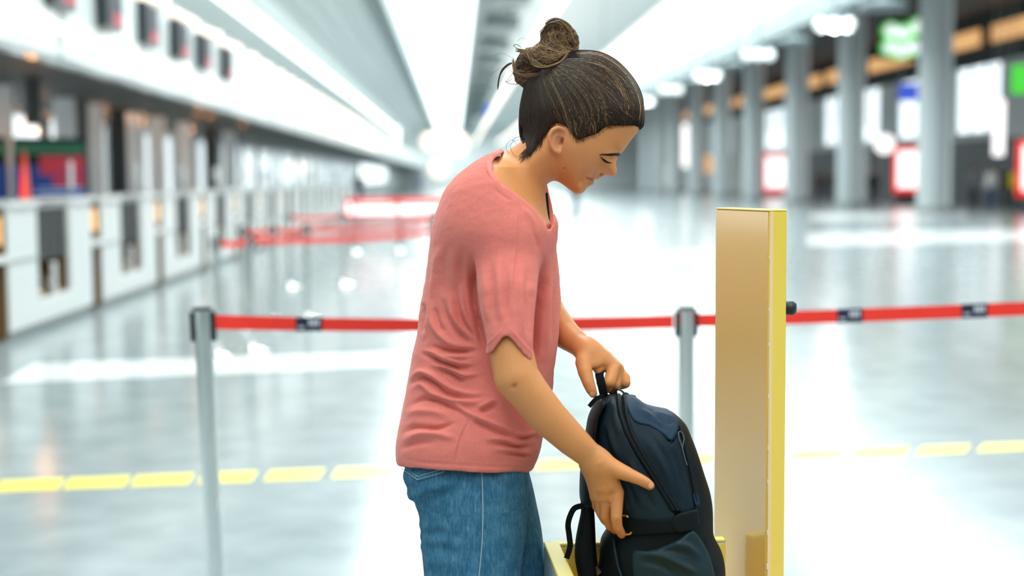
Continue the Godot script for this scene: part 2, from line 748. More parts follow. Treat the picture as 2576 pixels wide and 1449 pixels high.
func make_materials() -> void:
	# surfaces of the hall
	var fl := mat("floor_stone", Color.WHITE, 0.19, 0.0, 0.32)
	fl.albedo_texture = noise_map(3, 0.02, 4, rgb8(140, 150, 153), rgb8(165, 174, 176), 512)
	fl.roughness_texture = noise_map(4, 0.01, 3, Color(0.85, 0.85, 0.85), Color(1, 1, 1), 256)
	fl.uv1_triplanar = true
	fl.uv1_world_triplanar = true
	fl.uv1_scale = Vector3.ONE * 0.21
	mat("inlay_or_light", rgb8(246, 248, 248), 0.18)  # white of the stone bands and of the painted patch of light
	mat("floor_paint", rgb8(238, 224, 96), 0.4)
	mat("white_panel", rgb8(226, 231, 231), 0.35)
	mat("white_gloss", rgb8(232, 236, 236), 0.18)
	mat("ceiling_pale", rgb8(224, 230, 230), 0.7)
	mat("ceiling_slat", rgb8(214, 221, 221), 0.7)
	mat("beam_grey", rgb8(118, 131, 133), 0.6)
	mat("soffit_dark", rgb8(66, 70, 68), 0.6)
	mat("recess_dark", rgb8(34, 46, 48), 0.6)
	mat("ceiling_dark", rgb8(20, 40, 45), 0.7)
	mat("pillar", rgb8(186, 194, 196), 0.45)
	mat("pillar_rib", rgb8(222, 228, 229), 0.45)
	mat("shop_grey", rgb8(206, 212, 213), 0.5)
	mat("shop_dark", rgb8(70, 82, 86), 0.5)
	mat("frame_grey", rgb8(150, 158, 158), 0.4)
	mat("counter_white", rgb8(222, 225, 223), 0.3)
	mat("counter_brown", rgb8(112, 82, 46), 0.5)
	mat("rubber", rgb8(44, 46, 46), 0.6)
	mat("roller_steel", rgb8(188, 178, 162), 0.35, 0.6)
	var gl := mat("glass", Color(0.95, 1, 1, 0.12), 0.05)
	gl.transparency = BaseMaterial3D.TRANSPARENCY_ALPHA
	glow("skylight_glow", Color(0.96, 1.0, 1.0), SKYLIGHT)
	glow("tube_glow", Color(1.0, 0.95, 0.9), 2.2)
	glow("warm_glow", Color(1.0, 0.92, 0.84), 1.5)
	glow("amber_glow", Color(1.0, 0.76, 0.5), 0.95)
	glow("downlight_glow", Color(1.0, 0.68, 0.38), 1.6)
	glow("globe_glow", Color(0.97, 1.0, 1.0), 1.0)
	glow("sign_white_glow", Color(1.0, 0.98, 0.98), 2.2)
	glow("sign_red_glow", Color(1.0, 0.2, 0.16), 0.9)
	glow("sign_green_glow", Color(0.35, 0.95, 0.3), 0.9)
	glow("sign_blue_glow", Color(0.3, 0.42, 0.95), 0.7)
	glow("screen_blue", Color(0.03, 0.22, 0.5), 0.55)
	glow("screen_red", Color(0.72, 0.2, 0.28), 0.3)
	glow("screen_pale", Color(0.6, 0.7, 0.85), 0.6)
	glow("screen_green", Color(0.12, 0.38, 0.28), 0.4)
	glow("screen_orange", Color(1.0, 0.35, 0.18), 0.9)
	glow("screen_navy", Color(0.06, 0.1, 0.16), 0.4)
	mat("screen_black", rgb8(30, 42, 50), 0.25)
	# queue barriers
	mat("chrome", rgb8(236, 238, 236), 0.14, 1.0)
	mat("black_plastic", rgb8(16, 34, 38), 0.45)
	var red := mat("belt_red", rgb8(246, 52, 38), 0.75)
	red.heightmap_enabled = false
	mat("belt_navy", rgb8(30, 34, 62), 0.7)
	mat("belt_print", rgb8(206, 206, 214), 0.7)
	# the baggage sizer
	var gold := mat("sizer_yellow", rgb8(250, 214, 88), 0.3)
	gold.clearcoat_enabled = true
	gold.clearcoat = 0.6
	gold.clearcoat_roughness = 0.12
	var tan := mat("sizer_panel", rgb8(248, 200, 112), 0.24, 0.1)
	tan.clearcoat_enabled = true
	tan.clearcoat = 1.0
	tan.clearcoat_roughness = 0.1
	mat("sizer_edge", rgb8(250, 214, 160), 0.4)
	mat("sizer_rim", rgb8(232, 214, 110), 0.45)
	mat("sizer_outside", rgb8(216, 220, 218), 0.35)
	# the woman
	var skin := mat("skin", Color.WHITE, 0.5, 0.0, 0.4)
	skin.vertex_color_use_as_albedo = true
	skin.subsurf_scatter_enabled = true
	skin.subsurf_scatter_strength = 0.08
	skin.heightmap_enabled = true
	skin.heightmap_texture = noise_map(31, 0.09, 3, Color.BLACK, Color.WHITE, 256)
	skin.heightmap_scale = 0.012
	skin.uv1_triplanar = true
	skin.uv1_scale = Vector3.ONE * 14
	var hair := mat("hair", Color.WHITE, 0.5, 0.0, 0.35)
	hair.vertex_color_use_as_albedo = true
	var cap := mat("hair_cap", Color.WHITE, 0.75, 0.0, 0.2)
	cap.vertex_color_use_as_albedo = true
	var shirt := mat("shirt", rgb8(224, 122, 110), 0.85, 0.0, 0.3)
	shirt.rim_enabled = true
	shirt.rim = 0.45
	shirt.rim_tint = 0.35
	shirt.albedo_texture = noise_map(41, 0.06, 4, Color(0.93, 0.93, 0.93), Color(1, 1, 1), 256)
	shirt.heightmap_enabled = true
	shirt.heightmap_texture = noise_map(42, 0.4, 2, Color.BLACK, Color.WHITE, 256)
	shirt.heightmap_scale = 0.02
	shirt.uv1_triplanar = true
	shirt.uv1_scale = Vector3.ONE * 12
	mat("shirt_rib", rgb8(226, 128, 117), 0.85)
	var denim := mat("denim", Color.WHITE, 0.85, 0.0, 0.3)
	denim.albedo_texture = denim_map()
	denim.uv1_triplanar = true
	denim.uv1_triplanar_sharpness = 4.0
	denim.uv1_scale = Vector3(4.6, 4.6, 4.6)
	mat("stitch", rgb8(168, 190, 198), 0.8)
	mat("shoe", rgb8(228, 228, 226), 0.7)
	mat("top_black", rgb8(22, 24, 26), 0.8)
	mat("nail", rgb8(226, 164, 136), 0.3)
	# the backpack
	for e: Array in [["pack_black", 9, 21, 26, 0.55], ["pack_slate", 30, 50, 60, 0.45], ["pack_blue", 34, 60, 84, 0.55], ["pack_grey", 48, 60, 70, 0.5], ["pack_strap", 7, 17, 21, 0.75], ["pack_pocket", 36, 57, 64, 0.45], ["pack_front", 21, 38, 50, 0.55]]:
		var m := mat(e[0], rgb8(e[1], e[2], e[3]), e[4], 0.0, 0.3)
		m.albedo_texture = noise_map(50, 0.35, 3, Color(0.72, 0.72, 0.72), Color(1, 1, 1), 256)
		m.heightmap_enabled = true
		m.heightmap_texture = noise_map(51, 0.5, 1, Color.BLACK, Color.WHITE, 256)
		m.heightmap_scale = 0.03
		m.uv1_triplanar = true
		m.uv1_scale = Vector3.ONE * 16
	mat("brass", rgb8(222, 170, 84), 0.35, 0.8)
	mat("buckle_grey", rgb8(96, 88, 84), 0.35, 0.4)
	mat("cord_grey", rgb8(78, 86, 92), 0.8)


# ================================================================ the hall
const TALL := 8.0
const WIDE_L := -7.2
const WIDE_R := 27.0
const BACK := 12.0
const END := -188.0


func span_box(b: Bag, x0: float, x1: float, y0: float, y1: float, z0: float, z1: float, bevel := 0.0) -> void:
	b.box(Vector3((x0 + x1) / 2, (y0 + y1) / 2, (z0 + z1) / 2), Vector3(absf(x1 - x0), absf(y1 - y0), absf(z1 - z0)), bevel)


func span_mesh(x0: float, x1: float, y0: float, y1: float, z0: float, z1: float, bevel := 0.0) -> ArrayMesh:
	var b := Bag.new()
	span_box(b, x0, x1, y0, y1, z0, z1, bevel)
	return b.mesh()


func area_light(called: String, at: Vector3, size: Vector2, radiance: float, color := Color(0.96, 1.0, 1.0), turn := Basis(Vector3.RIGHT, -PI / 2)) -> void:
	var l := AreaLight3D.new()
	l.name = numbered(called)
	add_child(l)
	l.transform = Transform3D(turn, at)
	l.area_size = size
	l.area_normalize_energy = true
	l.light_energy = radiance * size.x * size.y / PI
	l.light_color = color
	l.shadow_enabled = true
	l.area_range = 300.0


func build_hall() -> void:
	var fl := struct("floor", span_mesh(WIDE_L - 0.3, WIDE_R + 0.3, -0.3, 0.0, END - 0.3, BACK + 0.3), M.floor_stone, "polished pale grey stone floor of the terminal")
	# pale bands: first one is light painted white, others let into the stone
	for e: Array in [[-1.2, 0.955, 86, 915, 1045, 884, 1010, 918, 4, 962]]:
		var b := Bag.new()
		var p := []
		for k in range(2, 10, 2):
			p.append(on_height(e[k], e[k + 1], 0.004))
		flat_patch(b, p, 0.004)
		part("inlay_or_light_band", b.mesh(), M.inlay_or_light, fl)
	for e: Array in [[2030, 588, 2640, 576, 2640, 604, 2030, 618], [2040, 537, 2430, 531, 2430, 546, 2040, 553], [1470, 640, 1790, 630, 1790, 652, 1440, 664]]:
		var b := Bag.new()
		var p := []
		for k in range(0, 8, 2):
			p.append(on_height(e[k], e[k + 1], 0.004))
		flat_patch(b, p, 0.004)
		part("inlay_or_light_band", b.mesh(), M.inlay_or_light, fl)

	# ceiling over the middle of the hall, open above the two skylights
	var c := Bag.new()
	for e: Array in [[-7.6, -2.5], [1.0, 8.4], [13.2, 13.7]]:
		span_box(c, e[0], e[1], TALL, TALL + 0.3, END, BACK)
	var n := 0
	struct("ceiling", c.mesh(), M.ceiling_pale, "pale flat ceiling of the hall between the skylights")
	# slats under the left part
	for k in 5:
		var x := -6.7 + k * 0.95
		n += 1
		struct("trim_%d" % n, span_mesh(x, x + 0.55, TALL - 0.12, TALL, END, BACK), M.ceiling_slat, "broad pale slat under the left part of the ceiling")
	# the frames of the skylights are beams
	for e: Array in [[-2.85, -2.3, 0.75, "beam_grey"], [0.8, 1.25, 0.55, "beam_grey"], [1.25, 2.1, 0.3, "beam_grey"], [8.2, 8.7, 0.4, "beam_grey"], [13.0, 13.7, 1.0, "beam_grey"]]:
		n += 1
		struct("trim_%d" % n, span_mesh(e[0], e[1], TALL - e[2], TALL, END, BACK, 0.03), M[e[3]], "long grey beam along the edge of a skylight")
	# cross ribs between the skylight beam and the pale ceiling
	for k in 14:
		var z := -20.0 - k * 9.0
		n += 1
		struct("trim_%d" % n, span_mesh(1.25, 2.6, TALL - 0.75, TALL - 0.3, z - 2.2, z, 0.03), M.beam_grey, "short grey duct box under the ceiling beside the middle skylight")
	# skylights: frosted panes that glow, in bays between thin bars
	for e: Array in [[-2.3, 0.8, "milky skylight pane in the middle of the ceiling"], [8.7, 13.0, "milky skylight pane in the wide strip near the pillars"]]:
		var z := BACK
		while z > END + 1:
			var z1 := maxf(z - 20.0, END)
			struct("window_%d" % _next(), span_mesh(e[0], e[1], TALL + 0.06, TALL + 0.1, z1, z), M.skylight_glow, e[2])
			area_light("skylight_light", Vector3((e[0] + e[1]) / 2, TALL + 0.02, (z + z1) / 2), Vector2(e[1] - e[0] - 0.1, z - z1 - 0.1), DAYLIGHT if e[0] < 0 else DAYLIGHT_WIDE)
			z = z1
	# end walls
	struct("wall_far", span_mesh(WIDE_L, WIDE_R, 0, 10.5, END - 0.3, END), M.white_panel, "pale wall closing the far end of the hall")
	struct("wall_near", span_mesh(WIDE_L, WIDE_R, 0, 10.5, BACK, BACK + 0.3), M.shop_dark, "grey wall behind the viewer")

	# hanging light lines
	for e: Array in [[1.86, 4.5, "long warm white light tube hanging over the queue lanes"], [4.0, 4.5, "long warm white light tube hanging beside the wide skylight"]]:
		var t := thing("light_tube", e[2], "lamp", Vector3(e[0], e[1], 0))
		part("diffuser", span_mesh(-0.09, 0.09, -0.05, 0.05, -130, 8), M.tube_glow, t)
		part("housing", span_mesh(-0.11, 0.11, 0.05, 0.1, -130, 8), M.white_panel, t)
		part("added_upper_glow", span_mesh(-0.09, 0.09, 0.1, 0.13, -130, 8), M.tube_glow, t)  # glow added on top, goes with the added upward light
		for k in 10:
			var z := 4.0 - k * 14.0
			part("wire", span_mesh(-0.006, 0.006, 0.12, TALL - 0.025 - e[1], z - 0.006, z + 0.006), M.beam_grey, t)
		for k in 4:
			area_light("tube_light", Vector3(e[0], e[1] - 0.06, -10.0 - 24.0 * k), Vector2(0.18, 23.0), 2.2, Color(1.0, 0.95, 0.9))
			# upward light added above the tubes to brighten the ceiling
			area_light("added_uplight", Vector3(e[0], e[1] + 0.14, -10.0 - 24.0 * k), Vector2(0.18, 23.0), ADDED_UPLIGHT, Color(1.0, 0.98, 0.96), Basis(Vector3.RIGHT, PI / 2))
	# round lamps over the far concourse
	for e: Array in [[1080, 356, 150.0, 0.9], [1150, 362, 140.0, 1.1], [1105, 425, 120.0, 0.8]]:
		var p := at_pixel(e[0], e[1], e[2])
		var t := thing("globe_lamp", "big round cream lamp hanging at the far end of hall", "lamp", p, 0.0, "round lamps at the far end")
		globe(t, e[3], M.warm_glow)
		part("stem", span_mesh(-0.03, 0.03, e[3] * 0.9, (TALL + 0.06 if p.x > -2.3 else TALL - 0.78) - p.y, -0.03, 0.03), M.beam_grey, t)


var _windows := 0
func _next() -> int:
	_windows += 1
	return _windows


func flat_patch(b: Bag, p: Array, thick: float) -> void:
	# a thin slab with the outline p, its top at the height of p
	var top := []
	for q: Vector3 in p:
		top.append(q)
	b.face(top, Vector3.UP)
	for k in p.size():
		var a: Vector3 = p[k]
		var d: Vector3 = p[(k + 1) % p.size()]
		var mid := Vector3.ZERO
		for q: Vector3 in p:
			mid += q / p.size()
		var m := (d - a).cross(Vector3.UP).normalized()
		if m.dot((a + d) * 0.5 - mid) < 0:
			m = -m
		b.face([a, d, d - Vector3.UP * thick, a - Vector3.UP * thick], m)


func globe(t: Node3D, r: float, m: Material, at := Vector3.ZERO) -> void:
	var prof := []
	for k in 13:
		var a := -PI / 2 + PI * k / 12
		prof.append(Vector2(maxf(cos(a) * r, 0.0005), sin(a) * r))
	var b := Bag.new()
	b.lathe(prof, Vector3.ZERO, 18)
	part("globe", b.mesh(), m, t, at)


# ================================================================ left: check-in desks under a canopy
const DESK_X := -3.9
const DESK_STEP := 3.33


func build_left_wing() -> void:
	# canopy: dark underside, white front
	var s := Bag.new()
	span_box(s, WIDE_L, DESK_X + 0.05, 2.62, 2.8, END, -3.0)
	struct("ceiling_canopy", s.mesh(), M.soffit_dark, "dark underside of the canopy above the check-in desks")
	var front := struct("wall_canopy_front", span_mesh(DESK_X - 0.1, DESK_X + 0.08, 2.56, 3.75, END, -3.0, 0.02), M.white_gloss, "glossy white front of the canopy over the check-in desks")
	# the front is made of panels that do not lie quite even
	var z := -4.0
	var k := 0
	while z > -75.0:
		var pm := Bag.new()
		var tilt := deg_to_rad([1.4, -0.9, 0.5, -1.6, 1.0, -0.4][k % 6])
		pm.box(Vector3.ZERO, Vector3(0.03, 1.12, 1.64), 0.006, Basis(Vector3.UP, tilt) * Basis(Vector3.BACK, tilt * 0.6))
		part("panel", pm.mesh(), M.white_gloss, front, Vector3(DESK_X + 0.105, 3.16, z - 0.83))
		z -= 1.665
		k += 1
	struct("ceiling_canopy_top", span_mesh(WIDE_L, DESK_X + 0.05, 3.7, 3.8, END, -3.0), M.white_panel, "white top of the canopy")
	# two rows of reflected tube streaks, added as glowing bars, each a little askew
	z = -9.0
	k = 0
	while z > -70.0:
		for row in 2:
			var t := thing("reflected_streak", "warm reflected streak built as a glowing bar on the white canopy front", "lamp", Vector3(DESK_X + 0.17, 2.84 if row == 0 else 3.67, z - row * 0.8), 0.0, "warm reflected streaks along the canopy front")
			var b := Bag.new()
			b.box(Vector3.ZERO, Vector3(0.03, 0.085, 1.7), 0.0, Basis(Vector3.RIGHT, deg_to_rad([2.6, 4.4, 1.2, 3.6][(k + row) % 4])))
			part("tube", b.mesh(), M.warm_glow, t)  # glowing bar in place of a reflection in the gloss
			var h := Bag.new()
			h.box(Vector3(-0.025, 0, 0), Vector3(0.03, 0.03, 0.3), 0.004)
			part("streak_back", h.mesh(), M.frame_grey, t)
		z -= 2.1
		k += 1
	# flight screens high on the front
	for e: Array in [[158, 6], [283, 56], [378, 100], [457, 138], [517, 170], [575, 205]]:
		var p := on_side(e[0], e[1], DESK_X + 0.2)
		var t := thing("flight_display", "dark flight display on the canopy front above the desks", "screen", Vector3(DESK_X + 0.18, 3.3, p.z), 0.0, "flight displays on the canopy front")
		part("case", span_mesh(-0.05, 0.05, -0.26, 0.26, -0.38, 0.38, 0.01), M.screen_black, t)
		part("screen", span_mesh(0.05, 0.056, -0.22, 0.22, -0.34, 0.34), M.screen_navy, t)
		part("banner", span_mesh(0.056, 0.06, -0.21, -0.08, -0.3, 0.1), M.screen_red, t)
	# wall above the canopy with a band of daylight at its top
	struct("wall_left_upper", span_mesh(WIDE_L - 0.6, WIDE_L - 0.3, 3.7, 7.1, END, BACK), M.white_gloss, "glossy white wall above the canopy")
	struct("wall_left_cap", span_mesh(WIDE_L - 0.6, WIDE_L - 0.3, 7.85, TALL + 0.3, END, BACK), M.white_panel, "white strip of wall above the high windows")
	z = BACK
	while z > END + 1:
		var z1 := maxf(z - 25.0, END)
		struct("window_%d" % _next(), span_mesh(WIDE_L - 0.5, WIDE_L - 0.46, 7.1, 7.85, z1, z), M.skylight_glow, "milky high window in a row along the left wall")
		z = z1
	struct("wall_left_front", span_mesh(WIDE_L - 0.3, WIDE_L, 0, 10.5, -3.0, BACK), M.white_panel, "white wall beside the viewer")
	# wall behind the desks: a thin wall with wide windows between piers
	var w := Bag.new()
	span_box(w, WIDE_L - 0.3, WIDE_L, 0, 0.95, END, -3.0)
	span_box(w, WIDE_L - 0.3, WIDE_L, 2.5, 3.75, END, -3.0)
	var dark := Bag.new()
	z = -3.0
	k = 0
	while z > -150.0:
		var pier: float = [0.5, 0.9, 0.4, 0.7, 0.45][k % 5] * (1.0 if z > -40.0 else 1.4)
		span_box(dark if k % 4 == 1 else w, WIDE_L - 0.06, WIDE_L, 0.95, 2.5, z - pier, z)
		z -= pier
		var gap: float = [1.9, 1.4, 2.4, 1.6, 2.2, 1.7][k % 6] * (1.0 if z > -40.0 else 1.8)
		if z > -110.0:
			var win := struct("window_%d" % _next(), span_mesh(WIDE_L - 0.03, WIDE_L - 0.024, 0.95, 2.5, z - gap, z), M.glass, "tall window behind the check-in desks")
			part("frame", span_mesh(WIDE_L - 0.05, WIDE_L + 0.01, 0.95, 2.5, z - 0.05, z), M.frame_grey, win)
			part("frame", span_mesh(WIDE_L - 0.05, WIDE_L + 0.01, 0.95, 2.5, z - gap, z - gap + 0.05), M.frame_grey, win)
		z -= gap
		k += 1
	span_box(w, WIDE_L - 0.06, WIDE_L, 0.95, 2.5, END, z)
	struct("wall_left", w.mesh(), M.white_panel, "white wall behind the check-in desks")
	struct("wall_left_dark_piers", dark.mesh(), M.shop_dark, "dark piers between the windows behind the desks")
	# pale service columns standing between desks and wall
	for q: Array in [[8, 255, 500, "white_panel"], [168, 272, 500, "white_gloss"], [202, 285, 505, "shop_dark"], [240, 290, 490, "white_gloss"], [300, 275, 490, "recess_dark"], [345, 305, 495, "white_gloss"], [398, 315, 480, "white_panel"], [468, 325, 470, "white_gloss"], [533, 345, 470, "recess_dark"], [580, 350, 460, "white_panel"]]:
		var p := on_side(q[0], 470, -5.6)
		var dep := -p.z
		var wide := 13.0 * dep / F
		var pale: bool = q[3] != "recess_dark" and q[3] != "shop_dark"
		var t := thing("service_column", "pale tall service column between the desks and the windows" if pale else "dark tall service column between the desks and the windows", "column", Vector3(-5.6, 0, p.z), 0.0, "pale service columns" if pale else "dark service columns")
		part("shaft", span_mesh(-0.14, 0.14, 0.12, 2.6, -wide * 0.9, wide * 0.9, 0.02), M[q[3]], t)
		part("plinth", span_mesh(-0.17, 0.17, 0, 0.12, -wide * 0.95, wide * 0.95, 0.02), M.frame_grey, t)
	# the big blue screen
	var at := on_side(100, 425, -5.2)
	var scr := thing("advertising_screen", "big blue screen with red blocks and green top behind the first desk", "screen", Vector3(-5.2, 0, at.z), deg_to_rad(-52))
	var sh := 1.02
	part("case", span_mesh(-0.06, 0, sh, 1.95, -0.62, 0.62, 0.015), M.screen_black, scr)
	part("picture_field", span_mesh(0, 0.006, sh + 0.04, 1.6, -0.58, 0.58), M.screen_blue, scr)
	part("picture_band", span_mesh(0, 0.006, 1.74, 1.88, -0.58, 0.58), M.screen_green, scr)
	part("picture_block", span_mesh(0.006, 0.01, 1.48, 1.72, -0.58, 0.0), M.screen_red, scr)
	part("picture_block", span_mesh(0.006, 0.01, 1.34, 1.46, -0.58, -0.16), M.screen_red, scr)
	for r in 5:
		part("picture_line", span_mesh(0.006, 0.01, 1.08 + r * 0.055, 1.1 + r * 0.055, -0.56, 0.1 - 0.06 * (r % 3)), M.screen_pale, scr)
	part("foot", span_mesh(-0.05, -0.01, 0, sh, -0.2, 0.2), M.frame_grey, scr)
	var flag := thing("orange_flag", "narrow orange standing banner beside the big blue screen", "banner", on_side(66, 470, -5.0) * Vector3(1, 0, 1))
	var fb := Bag.new()
	fb.face([Vector3(0, 1.0, 0.18), Vector3(0, 1.75, 0.02), Vector3(0, 1.75, -0.02), Vector3(0, 1.0, -0.22)], Vector3.RIGHT)
	fb.face([Vector3(-0.02, 1.0, 0.18), Vector3(-0.02, 1.75, 0.02), Vector3(-0.02, 1.75, -0.02), Vector3(-0.02, 1.0, -0.22)], Vector3.LEFT)
	part("cloth", fb.mesh(), M.screen_orange, flag)
	part("pole", span_mesh(-0.015, 0.005, 0, 1.78, -0.012, 0.012), M.frame_grey, flag)
	part("foot", span_mesh(-0.15, 0.15, 0, 0.02, -0.15, 0.15), M.frame_grey, flag)
	# desks
	var first := make_desk()
	for d in 14:
		var zc := -(8.82 + d * DESK_STEP)
		if d == 0:
			first.position = Vector3(DESK_X, 0, zc)
		else:
			copy(first, Vector3(DESK_X, 0, zc))
	# amber downlights under the canopy
	for e: Array in [[95, 250], [84, 309], [244, 272], [262, 282], [368, 300], [500, 290], [529, 299], [482, 316], [531, 331], [612, 320]]:
		var p := on_height(e[0], e[1], 2.6)
		if p.x < WIDE_L + 0.2 or p.x > DESK_X:
			p = on_side(e[0], e[1], -5.0)
			p.y = minf(p.y, 2.56)
		var t := thing("downlight", "small amber downlight under the dark canopy", "lamp", Vector3(p.x, p.y, p.z), 0.0, "amber downlights under the canopy")
		var b := Bag.new()
		b.lathe([Vector2(0.0005, -0.02), Vector2(0.07, -0.02), Vector2(0.075, 0.0)], Vector3.ZERO, 16)
		part("lens", b.mesh(), M.downlight_glow, t)
		var rim := Bag.new()
		rim.lathe([Vector2(0.076, -0.03), Vector2(0.1, -0.03), Vector2(0.1, maxf(2.62 - p.y, 0.01))], Vector3.ZERO, 16)
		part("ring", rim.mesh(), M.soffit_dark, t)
		var l := OmniLight3D.new()
		l.name = numbered("downlight_light")
		add_child(l)
		l.position = p + Vector3(0, -0.06, 0)
		l.light_energy = 0.25
		l.light_size = 0.06
		l.omni_range = 60.0
		l.omni_attenuation = 2.0
		l.light_color = Color(1.0, 0.68, 0.38)
		l.shadow_enabled = true


func make_desk() -> Node3D:
	# one unit: warm gap, panel, recess with two conveyor chutes, panel; it runs from z 0 to -DESK_STEP
	var t := thing("check_in_desk", "white check-in desk with dark baggage opening and slanted conveyor chutes", "desk", Vector3.ZERO, 0.0, "check-in desks in a row along the left")
	var h := 1.18
	var L := DESK_STEP
	part("gap_back", span_mesh(-0.7, -0.6, 0.0, h - 0.05, -0.42, -0.02), M.counter_brown, t)
	part("gap_side", span_mesh(-0.6, -0.02, 0.02, h - 0.04, -0.44, -0.40), M.counter_brown, t)
	part("gap_lamp", span_mesh(-0.5, -0.04, h - 0.32, h - 0.08, -0.399, -0.392), M.amber_glow, t)
	part("ledge", span_mesh(-0.6, 0.01, 0.7, 0.76, -0.42, -0.0, 0.005), M.counter_white, t)
	part("panel", span_mesh(-0.04, 0.0, 0.08, h, -1.33, -0.44, 0.006), M.counter_white, t)
	part("panel", span_mesh(-0.04, 0.0, 0.08, h, -L + 0.01, -2.46, 0.006), M.counter_white, t)
	part("panel", span_mesh(-0.04, 0.0, 0.08, 0.3, -2.46, -1.33, 0.006), M.counter_white, t)
	part("seam_panel", span_mesh(0.0, 0.012, 0.69, 0.71, -1.33, -0.44), M.frame_grey, t)
	part("plinth", span_mesh(-0.12, -0.06, 0.0, 0.09, -L, -0.44), M.frame_grey, t)
	part("worktop", span_mesh(-0.75, 0.03, h, h + 0.04, -1.33, -0.44, 0.008), M.counter_white, t)
	part("worktop", span_mesh(-0.75, 0.03, h, h + 0.04, -L, -2.46, 0.008), M.counter_white, t)
	part("recess_back", span_mesh(-0.75, -0.7, 0.3, h, -2.46, -1.33), M.counter_brown, t)
	# a curtain of rubber flaps hangs across the upper half of the opening
	for k in 8:
		var z0 := -2.42 + 0.135 * k
		part("rubber_flap", span_mesh(-0.04 - 0.006 * (k % 2), -0.032 - 0.006 * (k % 2), 0.66, h - 0.01, z0, z0 + 0.132), M.rubber, t)
	part("flap_rail", span_mesh(-0.06, -0.02, h - 0.03, h, -2.46, -1.33), M.frame_grey, t)
	part("recess_side", span_mesh(-0.7, -0.04, 0.3, h, -1.36, -1.33), M.counter_brown, t)
	part("recess_side", span_mesh(-0.7, -0.04, 0.3, h, -2.46, -2.43), M.counter_brown, t)
	part("recess_floor", span_mesh(-0.7, -0.04, 0.26, 0.32, -2.46, -1.33), M.counter_brown, t)
	for k in 2:
		var z := -1.6 - 0.56 * k
		var b := Bag.new()
		b.box(Vector3(-0.34, 0.56, z), Vector3(0.78, 0.05, 0.05), 0.008, Basis(Vector3.BACK, deg_to_rad(-42)))
		part("chute_rail", b.mesh(), M.roller_steel, t)
		var c := Bag.new()
		c.box(Vector3(-0.36, 0.53, z - 0.24), Vector3(0.74, 0.03, 0.36), 0.0, Basis(Vector3.BACK, deg_to_rad(-42)))
		part("chute", c.mesh(), M.counter_brown, t)
	part("divider", span_mesh(-0.04, 0.0, 0.3, 0.62, -1.94, -1.86, 0.006), M.counter_white, t)
	# things that stand on the desk move with it here only as a fixed monitor arm
	var m := Bag.new()
	m.box(Vector3(-0.45, h + 0.3, -0.9), Vector3(0.04, 0.3, 0.46), 0.01, Basis(Vector3.UP, 0.3))
	part("monitor", m.mesh(), M.white_gloss, t)
	part("monitor_arm", span_mesh(-0.48, -0.45, h + 0.03, h + 0.3, -0.92, -0.88), M.frame_grey, t)
	return t


